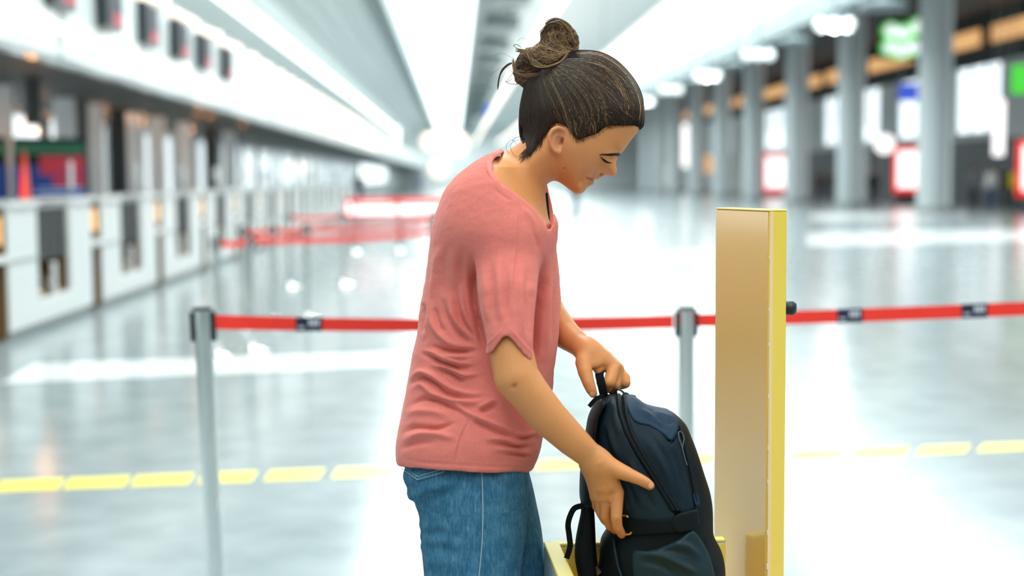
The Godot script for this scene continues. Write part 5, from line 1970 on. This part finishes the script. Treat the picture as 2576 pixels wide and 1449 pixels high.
func face_color(q: Vector2) -> Color:
	var c := SKIN
	# flush of cheek, nose and ear, lips, mole
	c = c.lerp(Color(0.68, 0.285, 0.16), 0.55 * blob(q, 1490, 425, 28, 18) + 0.5 * blob(q, 1530, 434, 16, 12) + 0.6 * blob(q, 1402, 345, 22, 34))
	c = c.lerp(Color(0.56, 0.22, 0.19), clampf(1.4 * blob(q, 1489, 461, 6.5, 4.0), 0, 1))
	c = c.lerp(Color(0.5, 0.22, 0.18), clampf(0.9 * blob(q, 1490, 450, 6, 1.8), 0, 1))
	c = c.lerp(Color(0.09, 0.045, 0.03), clampf(1.6 * blob(q, 1419.5, 422.5, 1.6, 1.6), 0, 1))
	return c


func _limb(bag: Bag, arm: Chain, palm: Array[Chain], digits: Array[Chain], folds: Array) -> void:
	var hand := func(p: Vector3) -> float:
		var d := arm.at(p)
		var h := 1e9
		for c in palm:
			h = smin(h, c.at(p), 0.008)
		for c in digits:
			h = smin(h, c.at(p), 0.0016)
		return smin(d, h, 0.016)
	var lo := Vector3(9, 9, 9)
	var hi := -lo
	for c: Chain in palm + digits:
		for k in c.p.size():
			lo = lo.min(c.p[k] - Vector3.ONE * (c.r[k] + 0.006))
			hi = hi.max(c.p[k] + Vector3.ONE * (c.r[k] + 0.006))
	# the hand on a fine grid, the arm on a coarser one that overlaps the wrist
	var list := folds
	var wrist := arm.p[arm.p.size() - 1]
	bag.add(fold(nets(hand, lo, hi, 0.0024), list))
	var k0 := bag.v.size()
	var lo2 := Vector3(9, 9, 9)
	var hi2 := -lo2
	for k in arm.p.size():
		lo2 = lo2.min(arm.p[k] - Vector3.ONE * (arm.r[k] + 0.006))
		hi2 = hi2.max(arm.p[k] + Vector3.ONE * (arm.r[k] + 0.006))
	var dir := (wrist - arm.p[arm.p.size() - 2]).normalized()
	var only := func(p: Vector3) -> float:
		return maxf(smin(arm.at(p), arm.at(p) + 0.02, 0.004), (p - wrist).dot(dir) + 0.002) 
	bag.add(fold(nets(only, lo2, hi2, 0.004), list))


# ---------------------------------------------------------------- T-shirt
const SHIRT_FOLDS := [
	# folds that fall from the back towards the arm
	[7.2, 8.0, 1079, 740, 1086, 800, 1104, 838, 1140, 866, 1196, 876], [-7.2, 7.0, 1110, 740, 1120, 790, 1142, 826, 1172, 854, 1203, 872], [6.5, 7.0, 1128, 730, 1138, 786, 1160, 824, 1196, 856], [-8.0, 7.0, 1143, 720, 1152, 780, 1170, 820, 1200, 852], [6.5, 6, 1158, 710, 1166, 776, 1184, 822, 1208, 852], [-6.2, 6, 1094, 770, 1100, 812, 1118, 842], [4.5, 9.0, 1102, 620, 1094, 690, 1084, 760], [-2.9, 8.0, 1122, 620, 1116, 690, 1114, 750], [3.2, 9.0, 1144, 610, 1142, 680, 1146, 730], [-3.2, 8.0, 1162, 610, 1160, 680, 1162, 730],
	[-4.6, 6, 1066, 760, 1064, 800, 1056, 846], [3.2, 6, 1074, 790, 1072, 830, 1064, 862], [-2.6, 6, 1060, 820, 1070, 836, 1066, 866],
	# gathers across the small of the back
	[-9.8, 6, 1079, 867, 1104, 876, 1134, 883, 1172, 884, 1210, 882], [8.0, 6, 1060, 880, 1096, 890, 1116, 902, 1156, 913, 1200, 915], [-8.0, 6, 1054, 886, 1084, 898, 1112, 912, 1150, 924, 1192, 926], [6.2, 6, 1108, 892, 1140, 896, 1180, 898],
	[8.0, 6, 1080, 917, 1110, 922, 1140, 932, 1171, 944, 1210, 938], [-8.0, 6, 1098, 926, 1126, 936, 1150, 950, 1172, 966], [8.0, 7.0, 1027, 958, 1056, 936, 1089, 946, 1134, 978, 1184, 992, 1226, 987], [-8.0, 6, 1026, 972, 1056, 950, 1088, 962, 1130, 992, 1180, 1003], [8.0, 7.0, 1030, 986, 1060, 968, 1092, 994, 1134, 1008, 1184, 1012, 1236, 1006], [-9.0, 6, 1028, 1026, 1062, 1004, 1100, 1008, 1140, 1026, 1176, 1044], [7.2, 6, 1120, 1012, 1150, 1024, 1184, 1044, 1233, 1064, 1295, 1086], [-7.2, 6, 1190, 1056, 1212, 1068, 1258, 1088, 1318, 1106], [6.2, 6, 1200, 1028, 1222, 1018, 1246, 1002], [-6.2, 6, 1204, 1038, 1228, 1028, 1254, 1012],
	[5.4, 9.0, 1018, 1044, 1056, 1034, 1100, 1038, 1140, 1050], [-7.2, 6, 1008, 1094, 1042, 1074, 1098, 1078, 1154, 1060], [6.5, 8.0, 1010, 1112, 1056, 1092, 1108, 1094, 1150, 1106], [-4.6, 7.0, 1004, 1130, 1050, 1114, 1100, 1112],
	# front of the belly
	[6.1, 6, 1216, 1104, 1260, 1106, 1300, 1114, 1340, 1112], [-6.1, 6, 1222, 1114, 1266, 1116, 1306, 1126, 1345, 1122], [5.4, 6, 1240, 1130, 1290, 1132, 1340, 1142], [-5.4, 6, 1270, 1142, 1306, 1144, 1340, 1152], [5.4, 6, 1290, 1090, 1320, 1094, 1352, 1084], [-5.4, 6, 1300, 1104, 1330, 1104, 1356, 1098],
	# deep gap between back and sleeve
	[-19.0, 7, 1186, 630, 1186, 700, 1193, 770, 1206, 830, 1222, 890],
	# sleeve
	[3.8, 8, 1218, 660, 1220, 740, 1228, 820], [-3.8, 7, 1234, 650, 1237, 740, 1244, 820], [3.5, 7, 1252, 640, 1256, 740, 1262, 816], [-3.5, 7, 1270, 660, 1272, 750, 1276, 812], [2.4, 5, 1298, 516, 1296, 600, 1288, 690, 1280, 760], [-1.8, 4, 1306, 516, 1304, 600, 1297, 690, 1289, 760], [3.5, 7, 1312, 680, 1310, 770, 1314, 850], [-3.5, 6, 1327, 660, 1326, 760, 1330, 860],
	[-15.0, 7, 1368, 640, 1364, 720, 1356, 800, 1352, 880, 1348, 930], [4.7, 8, 1380, 660, 1380, 760, 1376, 840, 1372, 920], [-3.4, 5, 1394, 700, 1392, 780, 1388, 860],
	[1.4, 3, 1218, 874, 1246, 848, 1268, 822], [1.4, 3, 1280, 822, 1312, 860, 1344, 894],
	# neck
	[-1.6, 5, 1238, 470, 1262, 490, 1292, 508], [1.8, 6, 1310, 520, 1336, 546, 1352, 576], [-1.8, 6, 1330, 560, 1348, 600, 1356, 640],
	# hem and side seam
	[-1.3, 2.5, 1002, 1148, 1053, 1162, 1134, 1168, 1221, 1173, 1295, 1176, 1332, 1172], [1.0, 3, 1142, 1176, 1146, 1130, 1158, 1090, 1180, 1046], [-2.0, 3, 1148, 1176, 1152, 1130, 1164, 1090, 1186, 1046],
]


func build_shirt(t: Node3D, base: Vector3) -> void:
	var a := lp(975, 1260, 0)
	var b := lp(1440, 350, 0)
	var data := nets(shirt_field, Vector3(a.x, a.y, -0.25), Vector3(b.x, b.y, 0.28), 0.0025)
	var nz := FastNoiseLite.new()
	nz.seed = 3
	nz.frequency = 22.0
	data = with_normals(relax(data, 4))
	var v: PackedVector3Array = data[0]
	var n: PackedVector3Array = data[1]
	for k in v.size():
		v[k] += n[k] * nz.get_noise_3d(v[k].x, v[k].y * 1.6, v[k].z) * 0.0012
	var bag := Bag.new()
	bag.add(fold([v, n, data[2]], SHIRT_FOLDS, true))
	var shirt := part("t_shirt", near_mesh(bag, base), M.shirt, t)
	# ribbed collar
	for side: float in [1.0, -1.0]:
		var c := Bag.new()
		var pts := PackedVector3Array()
		pts.append(lp(1262, 379, 0.0))
		var flat := [1250, 386, 1240, 395, 1234, 407, 1235, 428, 1247, 452, 1269, 476, 1299, 498, 1329, 523, 1351, 547, 1364, 566, 1374, 579]
		for k in range(0, flat.size() - 2, 2):
			for s in 5:
				var u := s / 5.0
				var p := hit(torso_or_sleeve, lerpf(flat[k], flat[k + 2], u), lerpf(flat[k + 1], flat[k + 3], u), 0.25, -0.01)
				pts.append(Vector3(p.x, p.y, p.z * side) + Vector3(-0.002, -0.001, 0.0008 * side))
		if side < 0:
			pts = PackedVector3Array()
			pts.append_array(curve_points([1374, 578, 0.012, 1389, 570, -0.01, 1386, 541, -0.03, 1376, 492, -0.06, 1358, 440, -0.085, 1310, 418, -0.085, 1276, 400, -0.06, 1264, 388, -0.03, 1262, 379, 0.0], 5))
		c.tube(pts, PackedFloat32Array([0.0048]), 10, 0.45, Vector3(0.15, 0.3, 1))
		part("collar", near_mesh(c, base), M.shirt_rib, shirt)
	# dark strap of an undershirt inside the far collar
	var s := Bag.new()
	s.ribbon(curve_points([1373, 486, -0.03, 1376, 520, -0.022, 1378, 550, -0.016, 1376, 574, -0.008], 4), [Vector3(1, 0, 0.6)], 0.007, 0.0015)
	part("undershirt_strap", near_mesh(s, base), M.top_black, t)


func torso_or_sleeve(p: Vector3) -> float:
	return smin(torso_field(p), sleeve_near.at(p), 0.05)


# ---------------------------------------------------------------- jeans and shoes
func build_jeans(t: Node3D, base: Vector3) -> void:
	var near := outline([1034, 1150, 1018, 1178, 1014, 1203, 1025, 1227, 1023, 1242, 1032, 1257, 1046, 1260, 1043, 1268, 1050, 1282, 1056, 1306, 1053, 1319, 1059, 1331, 1056, 1350, 1061, 1361, 1057, 1372, 1061, 1386, 1064, 1416, 1067, 1449, 1078, 1600, 1094, 1800, 1100, 2000, 1112, 2410, 1242, 2410, 1262, 2000, 1275, 1800, 1294, 1600, 1309, 1449, 1316, 1394, 1322, 1350, 1327, 1295, 1329, 1240, 1328, 1189, 1320, 1130, 1150, 1100, 1060, 1110], 0.06, 0.004, 3)
	var far := outline([1040, 1150, 1050, 1250, 1090, 1350, 1110, 1449, 1130, 1600, 1150, 1800, 1165, 2000, 1180, 2380, 1300, 2380, 1322, 2000, 1340, 1800, 1366, 1600, 1373, 1449, 1371, 1405, 1365, 1350, 1360, 1317, 1351, 1273, 1340, 1222, 1331, 1189, 1315, 1130, 1150, 1100], -0.06, 0.005, 3)
	var f := func(p: Vector3) -> float:
		var d := smin(pillow(near, p, 0.062, 0.085, 0.08), pillow(far, p, -0.065, 0.08, 0.08), 0.012)
		return d
	var a := lp(985, 2450, 0)
	var b := lp(1400, 1090, 0)
	var bag := Bag.new()
	bag.add(fold(nets(f, Vector3(a.x, a.y, -0.18), Vector3(b.x, b.y, 0.18), 0.005), [
		[5, 12, 1040, 1246, 1075, 1232, 1120, 1218, 1160, 1212], [-6, 9, 1044, 1264, 1080, 1252, 1115, 1240, 1150, 1234], [2.5, 9, 1050, 1330, 1090, 1322, 1130, 1326], [-2.5, 8, 1054, 1346, 1095, 1340, 1140, 1344], [2.5, 9, 1058, 1366, 1100, 1362, 1150, 1368], [-2.5, 8, 1058, 1384, 1100, 1380, 1150, 1388], [2.2, 10, 1060, 1420, 1110, 1410, 1160, 1420],
		[-2.2, 10, 1230, 1215, 1270, 1225, 1320, 1222], [2.2, 12, 1225, 1240, 1270, 1250, 1325, 1248], [1.8, 14, 1240, 1330, 1280, 1390, 1290, 1449], [-1.8, 14, 1180, 1330, 1170, 1390, 1165, 1449],
		[1.6, 4, 1216, 1188, 1219, 1284, 1217, 1361, 1209, 1449], [-1.8, 3, 1208, 1188, 1211, 1284, 1209, 1361, 1201, 1449]]))
	var jeans := part("jeans", near_mesh(bag, base), M.denim, t)
	# thread along the side seam and round the back pocket
	var th := Bag.new()
	for line: Array in [[1212, 1189, 1214, 1230, 1215, 1284, 1214, 1330, 1213, 1361, 1209, 1410, 1205, 1449, 1200, 1490]]:
		var pts := PackedVector3Array()
		for k in range(0, line.size() - 2, 2):
			for s in 8:
				pts.append(hit(f, lerpf(line[k], line[k + 2], s / 8.0), lerpf(line[k + 1], line[k + 3], s / 8.0), 0.25) + Vector3(0, 0, 0.0012))
		th.tube(pts, PackedFloat32Array([0.0008]), 5)
	part("seam_thread", near_mesh(th, base), M.stitch, jeans)
	var pk := outline([1000, 1172, 1012, 1180, 1051, 1208, 1121, 1187, 1121, 1160, 1050, 1150], 0.11, 0.003, 1)
	var fp := func(p: Vector3) -> float:
		var w := maxf(absf(f.call(p) - 0.001) - 0.002, -pk.at(p.x, p.y))
		return maxf(w, 0.04 - p.z)
	var pb := Bag.new()
	pb.add(with_normals(nets(fp, Vector3(pk.lo.x, pk.lo.y, 0.03), Vector3(pk.lo.x + pk.nx * pk.cell, pk.lo.y + pk.ny * pk.cell, 0.18), 0.0028)))
	part("back_pocket", near_mesh(pb, base), M.denim, jeans)
	var st := Bag.new()
	for line: Array in [[1011, 1177, 1051, 1206, 1120, 1185], [1012, 1170, 1051, 1198, 1118, 1178]]:
		for k in range(0, line.size() - 2, 2):
			var c := 9 if k == 0 else 14
			for s in c:
				var u0 := (s + 0.15) / c
				var u1 := (s + 0.85) / c
				var p0 := hit(f, lerpf(line[k], line[k + 2], u0), lerpf(line[k + 1], line[k + 3], u0), 0.25) + Vector3(-0.0005, 0, 0.0035)
				var p1 := hit(f, lerpf(line[k], line[k + 2], u1), lerpf(line[k + 1], line[k + 3], u1), 0.25) + Vector3(-0.0005, 0, 0.0035)
				st.tube(PackedVector3Array([p0, p1]), PackedFloat32Array([0.0006]), 5)
	var stt := part("pocket_stitching", near_mesh(st, base), M.stitch, jeans)
	stt.set_meta("kind", "stuff")
	# shoes on the floor, below the picture
	for e: Array in [[1150, 0.07], [1215, -0.075]]:
		var ankle := to_world(lp(e[0] + 25, 2400, e[1]))
		var right := cam_b.x
		right = (right * Vector3(1, 0, 1)).normalized()
		var sole := Vector3(ankle.x, 0.0, ankle.z)
		var c := Chain.new(PackedVector3Array([sole + right * -0.05 + Vector3.UP * 0.05, sole + right * 0.03 + Vector3.UP * 0.055, sole + right * 0.16 + Vector3.UP * 0.036]), PackedFloat32Array([0.045, 0.046, 0.034]))
		var c2 := Chain.new(PackedVector3Array([sole + right * -0.03 + Vector3.UP * 0.06, sole + right * -0.02 + Vector3.UP * 0.12]), PackedFloat32Array([0.045, 0.045]))
		var fsh := func(p: Vector3) -> float: return maxf(smin(c.at(p), c2.at(p), 0.03), -p.y)
		var sb := Bag.new()
		sb.add(with_normals(nets(fsh, sole + Vector3(-0.16, -0.01, -0.1), sole + Vector3(0.24, 0.19, 0.1), 0.007)))
		part("shoe", sb.mesh(base), M.shoe, t)


# ---------------------------------------------------------------- hair
func hair_field(p: Vector3) -> float:
	var s := HAIR.at(p.x, p.y)
	var d := head_field_bare(p) - clampf(0.0015 + s * 0.28, 0.0015, 0.0085)
	var b := 0.002 - s
	return maxf(d, b) if d < 0.0 or b < 0.0 else Vector2(d, b).length() - 0.0


func head_field_bare(p: Vector3) -> float:
	var s := HEAD.at(p.x, p.y)
	if s < -0.035:
		return -s
	var k := maxf(0.085 - s, 0.0)
	var z := p.z / 0.86
	return (sqrt(k * k + z * z) - 0.085) * 0.86


func strand(b: Bag, pts: PackedVector3Array, r: float, color: Color, sides := 5) -> void:
	b.tint = color
	var m := pts.size()
	var rr := PackedFloat32Array()
	for k in m:
		var s := float(k) / (m - 1)
		rr.append(r * (0.25 + 0.75 * smoothstep(0.0, 0.15, s)) * (0.35 + 0.65 * smoothstep(0.0, 0.12, 1.0 - s)))
	b.tube(pts, rr, sides)


func hair_color(gold: float) -> Color:
	var dark := Color(0.013, 0.009, 0.0075)
	var mid := Color(0.07, 0.036, 0.018)
	var pale := Color(0.44, 0.265, 0.125)
	return dark.lerp(mid, clampf(gold * 2.0, 0, 1)).lerp(pale, clampf(gold * 2.0 - 1.0, 0, 1))


func build_hair(t: Node3D, base: Vector3) -> void:
	rng.seed = 21
	var a := lp(1280, 420, 0)
	var b := lp(1650, 100, 0)
	var data := with_normals(nets(hair_field, Vector3(a.x, a.y, -0.11), Vector3(b.x, b.y, 0.11), 0.0032))
	var bag := Bag.new()
	bag.tint = Color(0.014, 0.01, 0.0085)
	bag.add(data)
	var hair := part("hair", near_mesh(bag, base), M.hair_cap, t)
	# combed-back strands from hairline to bun
	var starts := [1612, 310, 1606, 300, 1600, 314, 1590, 314, 1578, 317, 1566, 318, 1554, 319, 1542, 320, 1530, 322, 1515, 330, 1499, 343, 1485, 347, 1470, 352, 1456, 356, 1447, 356, 1436, 341, 1427, 327, 1414, 318, 1400, 316, 1388, 322, 1378, 336, 1368, 350, 1356, 362, 1346, 376, 1336, 388, 1326, 394, 1318, 384, 1314, 366]
	var m := starts.size() / 2
	var hf := hair_field
	var st := Bag.new()
	var tone := FastNoiseLite.new()
	tone.seed = 77
	tone.frequency = 0.12
	for k in 3400:
		var u := rng.randf() * (m - 1.001)
		var j := int(u)
		var sx := lerpf(starts[j * 2], starts[j * 2 + 2], u - j)
		var sy := lerpf(starts[j * 2 + 1], starts[j * 2 + 3], u - j)
		var share := u / (m - 1)
		# where in the parting sweep the strand runs: 0 over the crown, 1 straight to the bun
		var lift := rng.randf()
		var front := smoothstep(0.62, 0.45, share)
		var target := Vector2(1420, 148).lerp(Vector2(1328, 194), clampf(share * 1.05 + rng.randf_range(-0.08, 0.08), 0, 1))
		var s := Vector2(sx, sy)
		var d := target - s
		var perp := Vector2(-d.y, d.x) / d.length()
		if perp.y > 0 and front > 0.5: perp = -perp
		if perp.x > 0 and front <= 0.5: perp = -perp
		var amp := d.length() * (lerpf(-0.03, 0.36, lift) if front > 0.5 else lerpf(-0.16, 0.1, lift))
		var pts := PackedVector3Array()
		var t0 := rng.randf_range(0.0, 0.12)
		var t1 := rng.randf_range(0.9, 1.0)
		for q in 15:
			var w := lerpf(t0, t1, q / 14.0)
			var bow := 4.0 * w * (1.0 - w) * (1.0 - 0.35 * w)
			var pq := s + d * w + perp * amp * bow
			pts.append(hit(hf, pq.x, pq.y, 0.12, -0.03) + Vector3(0, 0, 0.0006))
		var gold := clampf(0.1 + 0.75 * smoothstep(0.15, 0.45, tone.get_noise_2d(u * 9.0, lift * 60.0 * (1.0 if front > 0.5 else 0.6))) * (1.0 - 0.6 * smoothstep(0.5, 0.75, share)) + rng.randf_range(-0.1, 0.12), 0.0, 1.0)
		strand(st, pts, rng.randf_range(0.00032, 0.0007), hair_color(gold), 4)
		if k % 4 == 0:
			for q in pts.size():
				pts[q].z = -pts[q].z
			strand(st, pts, 0.0012, hair_color(gold * 0.7), 4)
	# locks that follow the outline over the crown and up the back of the head
	for fam: Array in [[700, 60.0, [1616, 314, 1620, 290, 1620, 262, 1613, 238, 1601, 211, 1585, 187, 1566, 166, 1542, 148, 1515, 134, 1483, 129, 1448, 131], 1.0], [420, 46.0, [1316, 380, 1320, 350, 1314, 322, 1309, 297, 1312, 274, 1322, 246, 1334, 226, 1352, 206], -1.0]]:
		var c2 := Curve2D.new()
		var fl: Array = fam[2]
		for k in range(0, fl.size(), 2):
			c2.add_point(Vector2(fl[k], fl[k + 1]))
		var len_ := c2.get_baked_length()
		for k in int(fam[0]):
			var lift := pow(rng.randf(), 1.3)
			var pts := PackedVector3Array()
			var w0 := rng.randf_range(0.0, 0.2)
			var w1 := rng.randf_range(0.75, 1.0)
			for q in 17:
				var w := lerpf(w0, w1, q / 16.0)
				var a2 := c2.sample_baked(len_ * w)
				var b2 := c2.sample_baked(minf(len_ * w + 4.0, len_)) - c2.sample_baked(maxf(len_ * w - 4.0, 0.0))
				var inward := Vector2(-b2.y, b2.x).normalized()
				if inward.dot(Vector2(1440, 260) - a2) < 0: inward = -inward
				var pq: Vector2 = a2 + inward * (1.0 + lift * fam[1] * (1.0 - 0.55 * w))
				pts.append(hit(hf, pq.x, pq.y, 0.12, -0.03) + Vector3(0, 0, 0.0005))
			var gold := clampf((0.16 if fam[3] > 0 else 0.03) + (0.85 if fam[3] > 0 else 0.4) * smoothstep(0.02, 0.35, tone.get_noise_2d(lift * 90.0, 400.0 * fam[3])) + rng.randf_range(-0.12, 0.14), 0.0, 1.0)
			strand(st, pts, rng.randf_range(0.00032, 0.0007), hair_color(gold), 4)
			if k % 3 == 0:
				for q in pts.size():
					pts[q].z = -pts[q].z
				strand(st, pts, 0.001, hair_color(gold), 4)
	var so := part("hair_strands", near_mesh(st, base), M.hair, hair)
	so.set_meta("kind", "stuff")
	# the bun: lumps of coiled hair
	var lumps := [[1404, 100, 0.0, 43], [1428, 104, 0.004, 26], [1345, 165, 0.004, 46], [1380, 150, 0.012, 44], [1330, 186, 0.0, 36], [1420, 140, 0.0, 34], [1398, 72, -0.004, 22]]
	var balls: Array[Vector4] = []
	for e: Array in lumps:
		var p := lp(e[0], e[1], e[2])
		balls.append(Vector4(p.x, p.y, p.z, e[3] * D0 / F))
	var nz := FastNoiseLite.new()
	nz.seed = 12
	nz.frequency = 60.0
	var bf := func(p: Vector3) -> float:
		var d := 1e9
		for q in balls:
			d = smin(d, Vector3((p.x - q.x), (p.y - q.y), (p.z - q.z) * 0.9).length() - q.w, 0.012)
		return d + nz.get_noise_3d(p.x, p.y, p.z) * 0.0035
	var c := lp(1270, 240, 0)
	var e2 := lp(1470, 35, 0)
	bag = Bag.new()
	bag.tint = Color(0.075, 0.042, 0.022)
	bag.add(with_normals(nets(bf, Vector3(c.x, c.y, -0.055), Vector3(e2.x, e2.y, 0.065), 0.0028)))
	var bun := part("hair_bun", near_mesh(bag, base), M.hair_cap, t)
	# coils: arcs wound over the lumps
	var cb := Bag.new()
	var axes := [Vector3(0.5, 0.1, 0.9), Vector3(0.6, 0.4, 0.5), Vector3(-0.3, 0.75, 0.55), Vector3(0.2, 0.85, 0.4), Vector3(-0.6, 0.4, 0.6), Vector3(0.3, 0.9, 0.3), Vector3(0.2, 0.3, 0.9)]
	for k in 3200:
		var which: int = [0, 2, 3, 0, 2, 3, 4, 5, 1, 6][k % 10]
		var q: Vector4 = balls[which]
		var mid := Vector3(q.x, q.y, q.z)
		var loose := 0.3 if k % 5 else 1.2
		var axis: Vector3 = (axes[which].normalized() + Vector3(rng.randf_range(-1, 1), rng.randf_range(-1, 1), rng.randf_range(-1, 1)) * loose).normalized()
		var side := axis.cross(Vector3(0.3, 0.2, 1.0)).normalized()
		var up := axis.cross(side)
		var from := rng.randf() * TAU
		var turn := rng.randf_range(1.0, 2.6)
		var pts := PackedVector3Array()
		var off := rng.randf_range(-1.1, 1.1)
		for s in 11:
			var w := from + turn * s / 10.0
			var dir := (side * cos(w) + up * sin(w) + axis * off).normalized()
			var p := mid + dir * q.w * 0.85
			for i in 4:
				var dd: float = bf.call(p)
				p += dir * clampf(-dd + 0.0003, -0.01, 0.01) * 0.9
			pts.append(p)
		var gold := clampf(0.72 + 0.9 * tone.get_noise_2d(off * 30.0 + which * 50.0, 900.0) + rng.randf_range(-0.2, 0.2) - (0.25 if which in [2, 4] else 0.0), 0, 1)
		strand(cb, pts, rng.randf_range(0.00018, 0.00045), hair_color(gold), 4)
	# thick bent locks across the bun
	for e: Array in [[1292, 150, 0.03, 1296, 180, 0.045, 1315, 190, 0.05, 1352, 187, 0.05], [1330, 140, 0.04, 1345, 165, 0.055, 1375, 170, 0.06, 1410, 158, 0.05, 1428, 136, 0.04], [1300, 126, 0.03, 1325, 130, 0.045, 1338, 150, 0.052, 1365, 168, 0.06], [1372, 62, 0.01, 1400, 50, 0.016, 1432, 66, 0.012, 1448, 100, 0.01, 1448, 124, 0.01], [1384, 60, 0.02, 1410, 56, 0.03, 1430, 76, 0.028, 1440, 108, 0.02], [1360, 86, 0.02, 1385, 62, 0.03, 1412, 64, 0.035]]:
		for s in 34:
			var jit := curve_points(e, 5)
			var o := Vector3(rng.randf_range(-1, 1), rng.randf_range(-1, 1), rng.randf_range(-1, 1)) * 0.0032
			for q in jit.size():
				jit[q] += o
			strand(cb, jit, rng.randf_range(0.0002, 0.00055), hair_color(rng.randf_range(0.3, 1.0)), 4)
	# loose ends, at the bun and at the nape
	for e: Array in [[1291, 157, 0.01, 1276, 163, 0.012, 1262, 178, 0.014, 1255, 200, 0.014, 1252, 226, 0.012, 0.0018], [1291, 158, 0.012, 1272, 170, 0.014, 1258, 190, 0.014, 1253, 218, 0.012, 0.0012], [1290, 196, 0.01, 1280, 205, 0.012, 1272, 205, 0.012, 1284, 211, 0.01, 1304, 212, 0.008, 0.0007], [1292, 180, 0.01, 1282, 196, 0.01, 1274, 204, 0.01, 0.0006], [1318, 130, 0.02, 1302, 122, 0.02, 1292, 115, 0.02, 1300, 112, 0.02, 1312, 120, 0.02, 0.0007], [1302, 366, 0.04, 1288, 352, 0.045, 1276, 362, 0.045, 1274, 376, 0.045, 1282, 388, 0.045, 0.00035], [1318, 352, 0.04, 1296, 354, 0.045, 1284, 366, 0.05, 1290, 386, 0.05, 1302, 398, 0.05, 0.00035], [1326, 380, 0.05, 1312, 392, 0.055, 1306, 404, 0.055, 1318, 410, 0.055, 0.00035], [1334, 384, 0.05, 1326, 398, 0.055, 1316, 404, 0.055, 0.00035], [1310, 345, 0.03, 1298, 346, 0.03, 1288, 356, 0.03, 0.0005], [1322, 300, 0.02, 1310, 312, 0.02, 1308, 330, 0.02, 0.0005], [1290, 146, 0.0, 1262, 134, 0.0, 1240, 140, 0.0, 0.00025], [1294, 170, 0.0, 1260, 172, 0.0, 1232, 190, 0.0, 0.00025], [1340, 108, 0.0, 1316, 96, 0.0, 1300, 104, 0.0, 0.00025]]:
		var pts := curve_points(e.slice(0, e.size() - 1), 6)
		strand(cb, pts, e[e.size() - 1] * 0.75, hair_color(rng.randf_range(0.2, 0.6)))
	for k in 150:
		var x := rng.randf_range(1318, 1366)
		var y := lerpf(392, 350, (x - 1318) / 48.0) + rng.randf_range(-16, 4)
		var pts := PackedVector3Array()
		var drift := rng.randf_range(-14, 8)
		var fall := rng.randf_range(10, 26)
		for q in 6:
			var w := q / 5.0
			pts.append(hit(head_field_bare, x - 6.0 * w + drift * w * w, y + fall * w, 0.12, -0.03) + Vector3(0, 0, 0.0006 + 0.002 * w))
		strand(cb, pts, 0.0003, hair_color(rng.randf_range(0.1, 0.5)), 4)
	# short down where the hair begins
	for k in 300:
		var u := rng.randf() * (m - 1.001)
		var j := int(u)
		var s := Vector2(lerpf(starts[j * 2], starts[j * 2 + 2], u - j), lerpf(starts[j * 2 + 1], starts[j * 2 + 3], u - j))
		var to := (Vector2(1420, 170) - s).normalized()
		s -= to * rng.randf_range(0.0, 7.0)
		var e := s + to.rotated(rng.randf_range(-0.4, 0.4)) * rng.randf_range(8, 22)
		var p0 := hit(head_field_bare, s.x, s.y, 0.12, -0.03) + Vector3(0, 0, 0.0003)
		var p1 := hit(hair_field, e.x, e.y, 0.12, -0.03) + Vector3(0, 0, 0.001)
		strand(cb, PackedVector3Array([p0, (p0 + p1) * 0.5 + Vector3(0, 0, 0.001), p1]), 0.00022, hair_color(rng.randf_range(0.3, 0.6)), 4)
	var co := part("hair_coils", near_mesh(cb, base), M.hair, bun)
	co.set_meta("kind", "stuff")
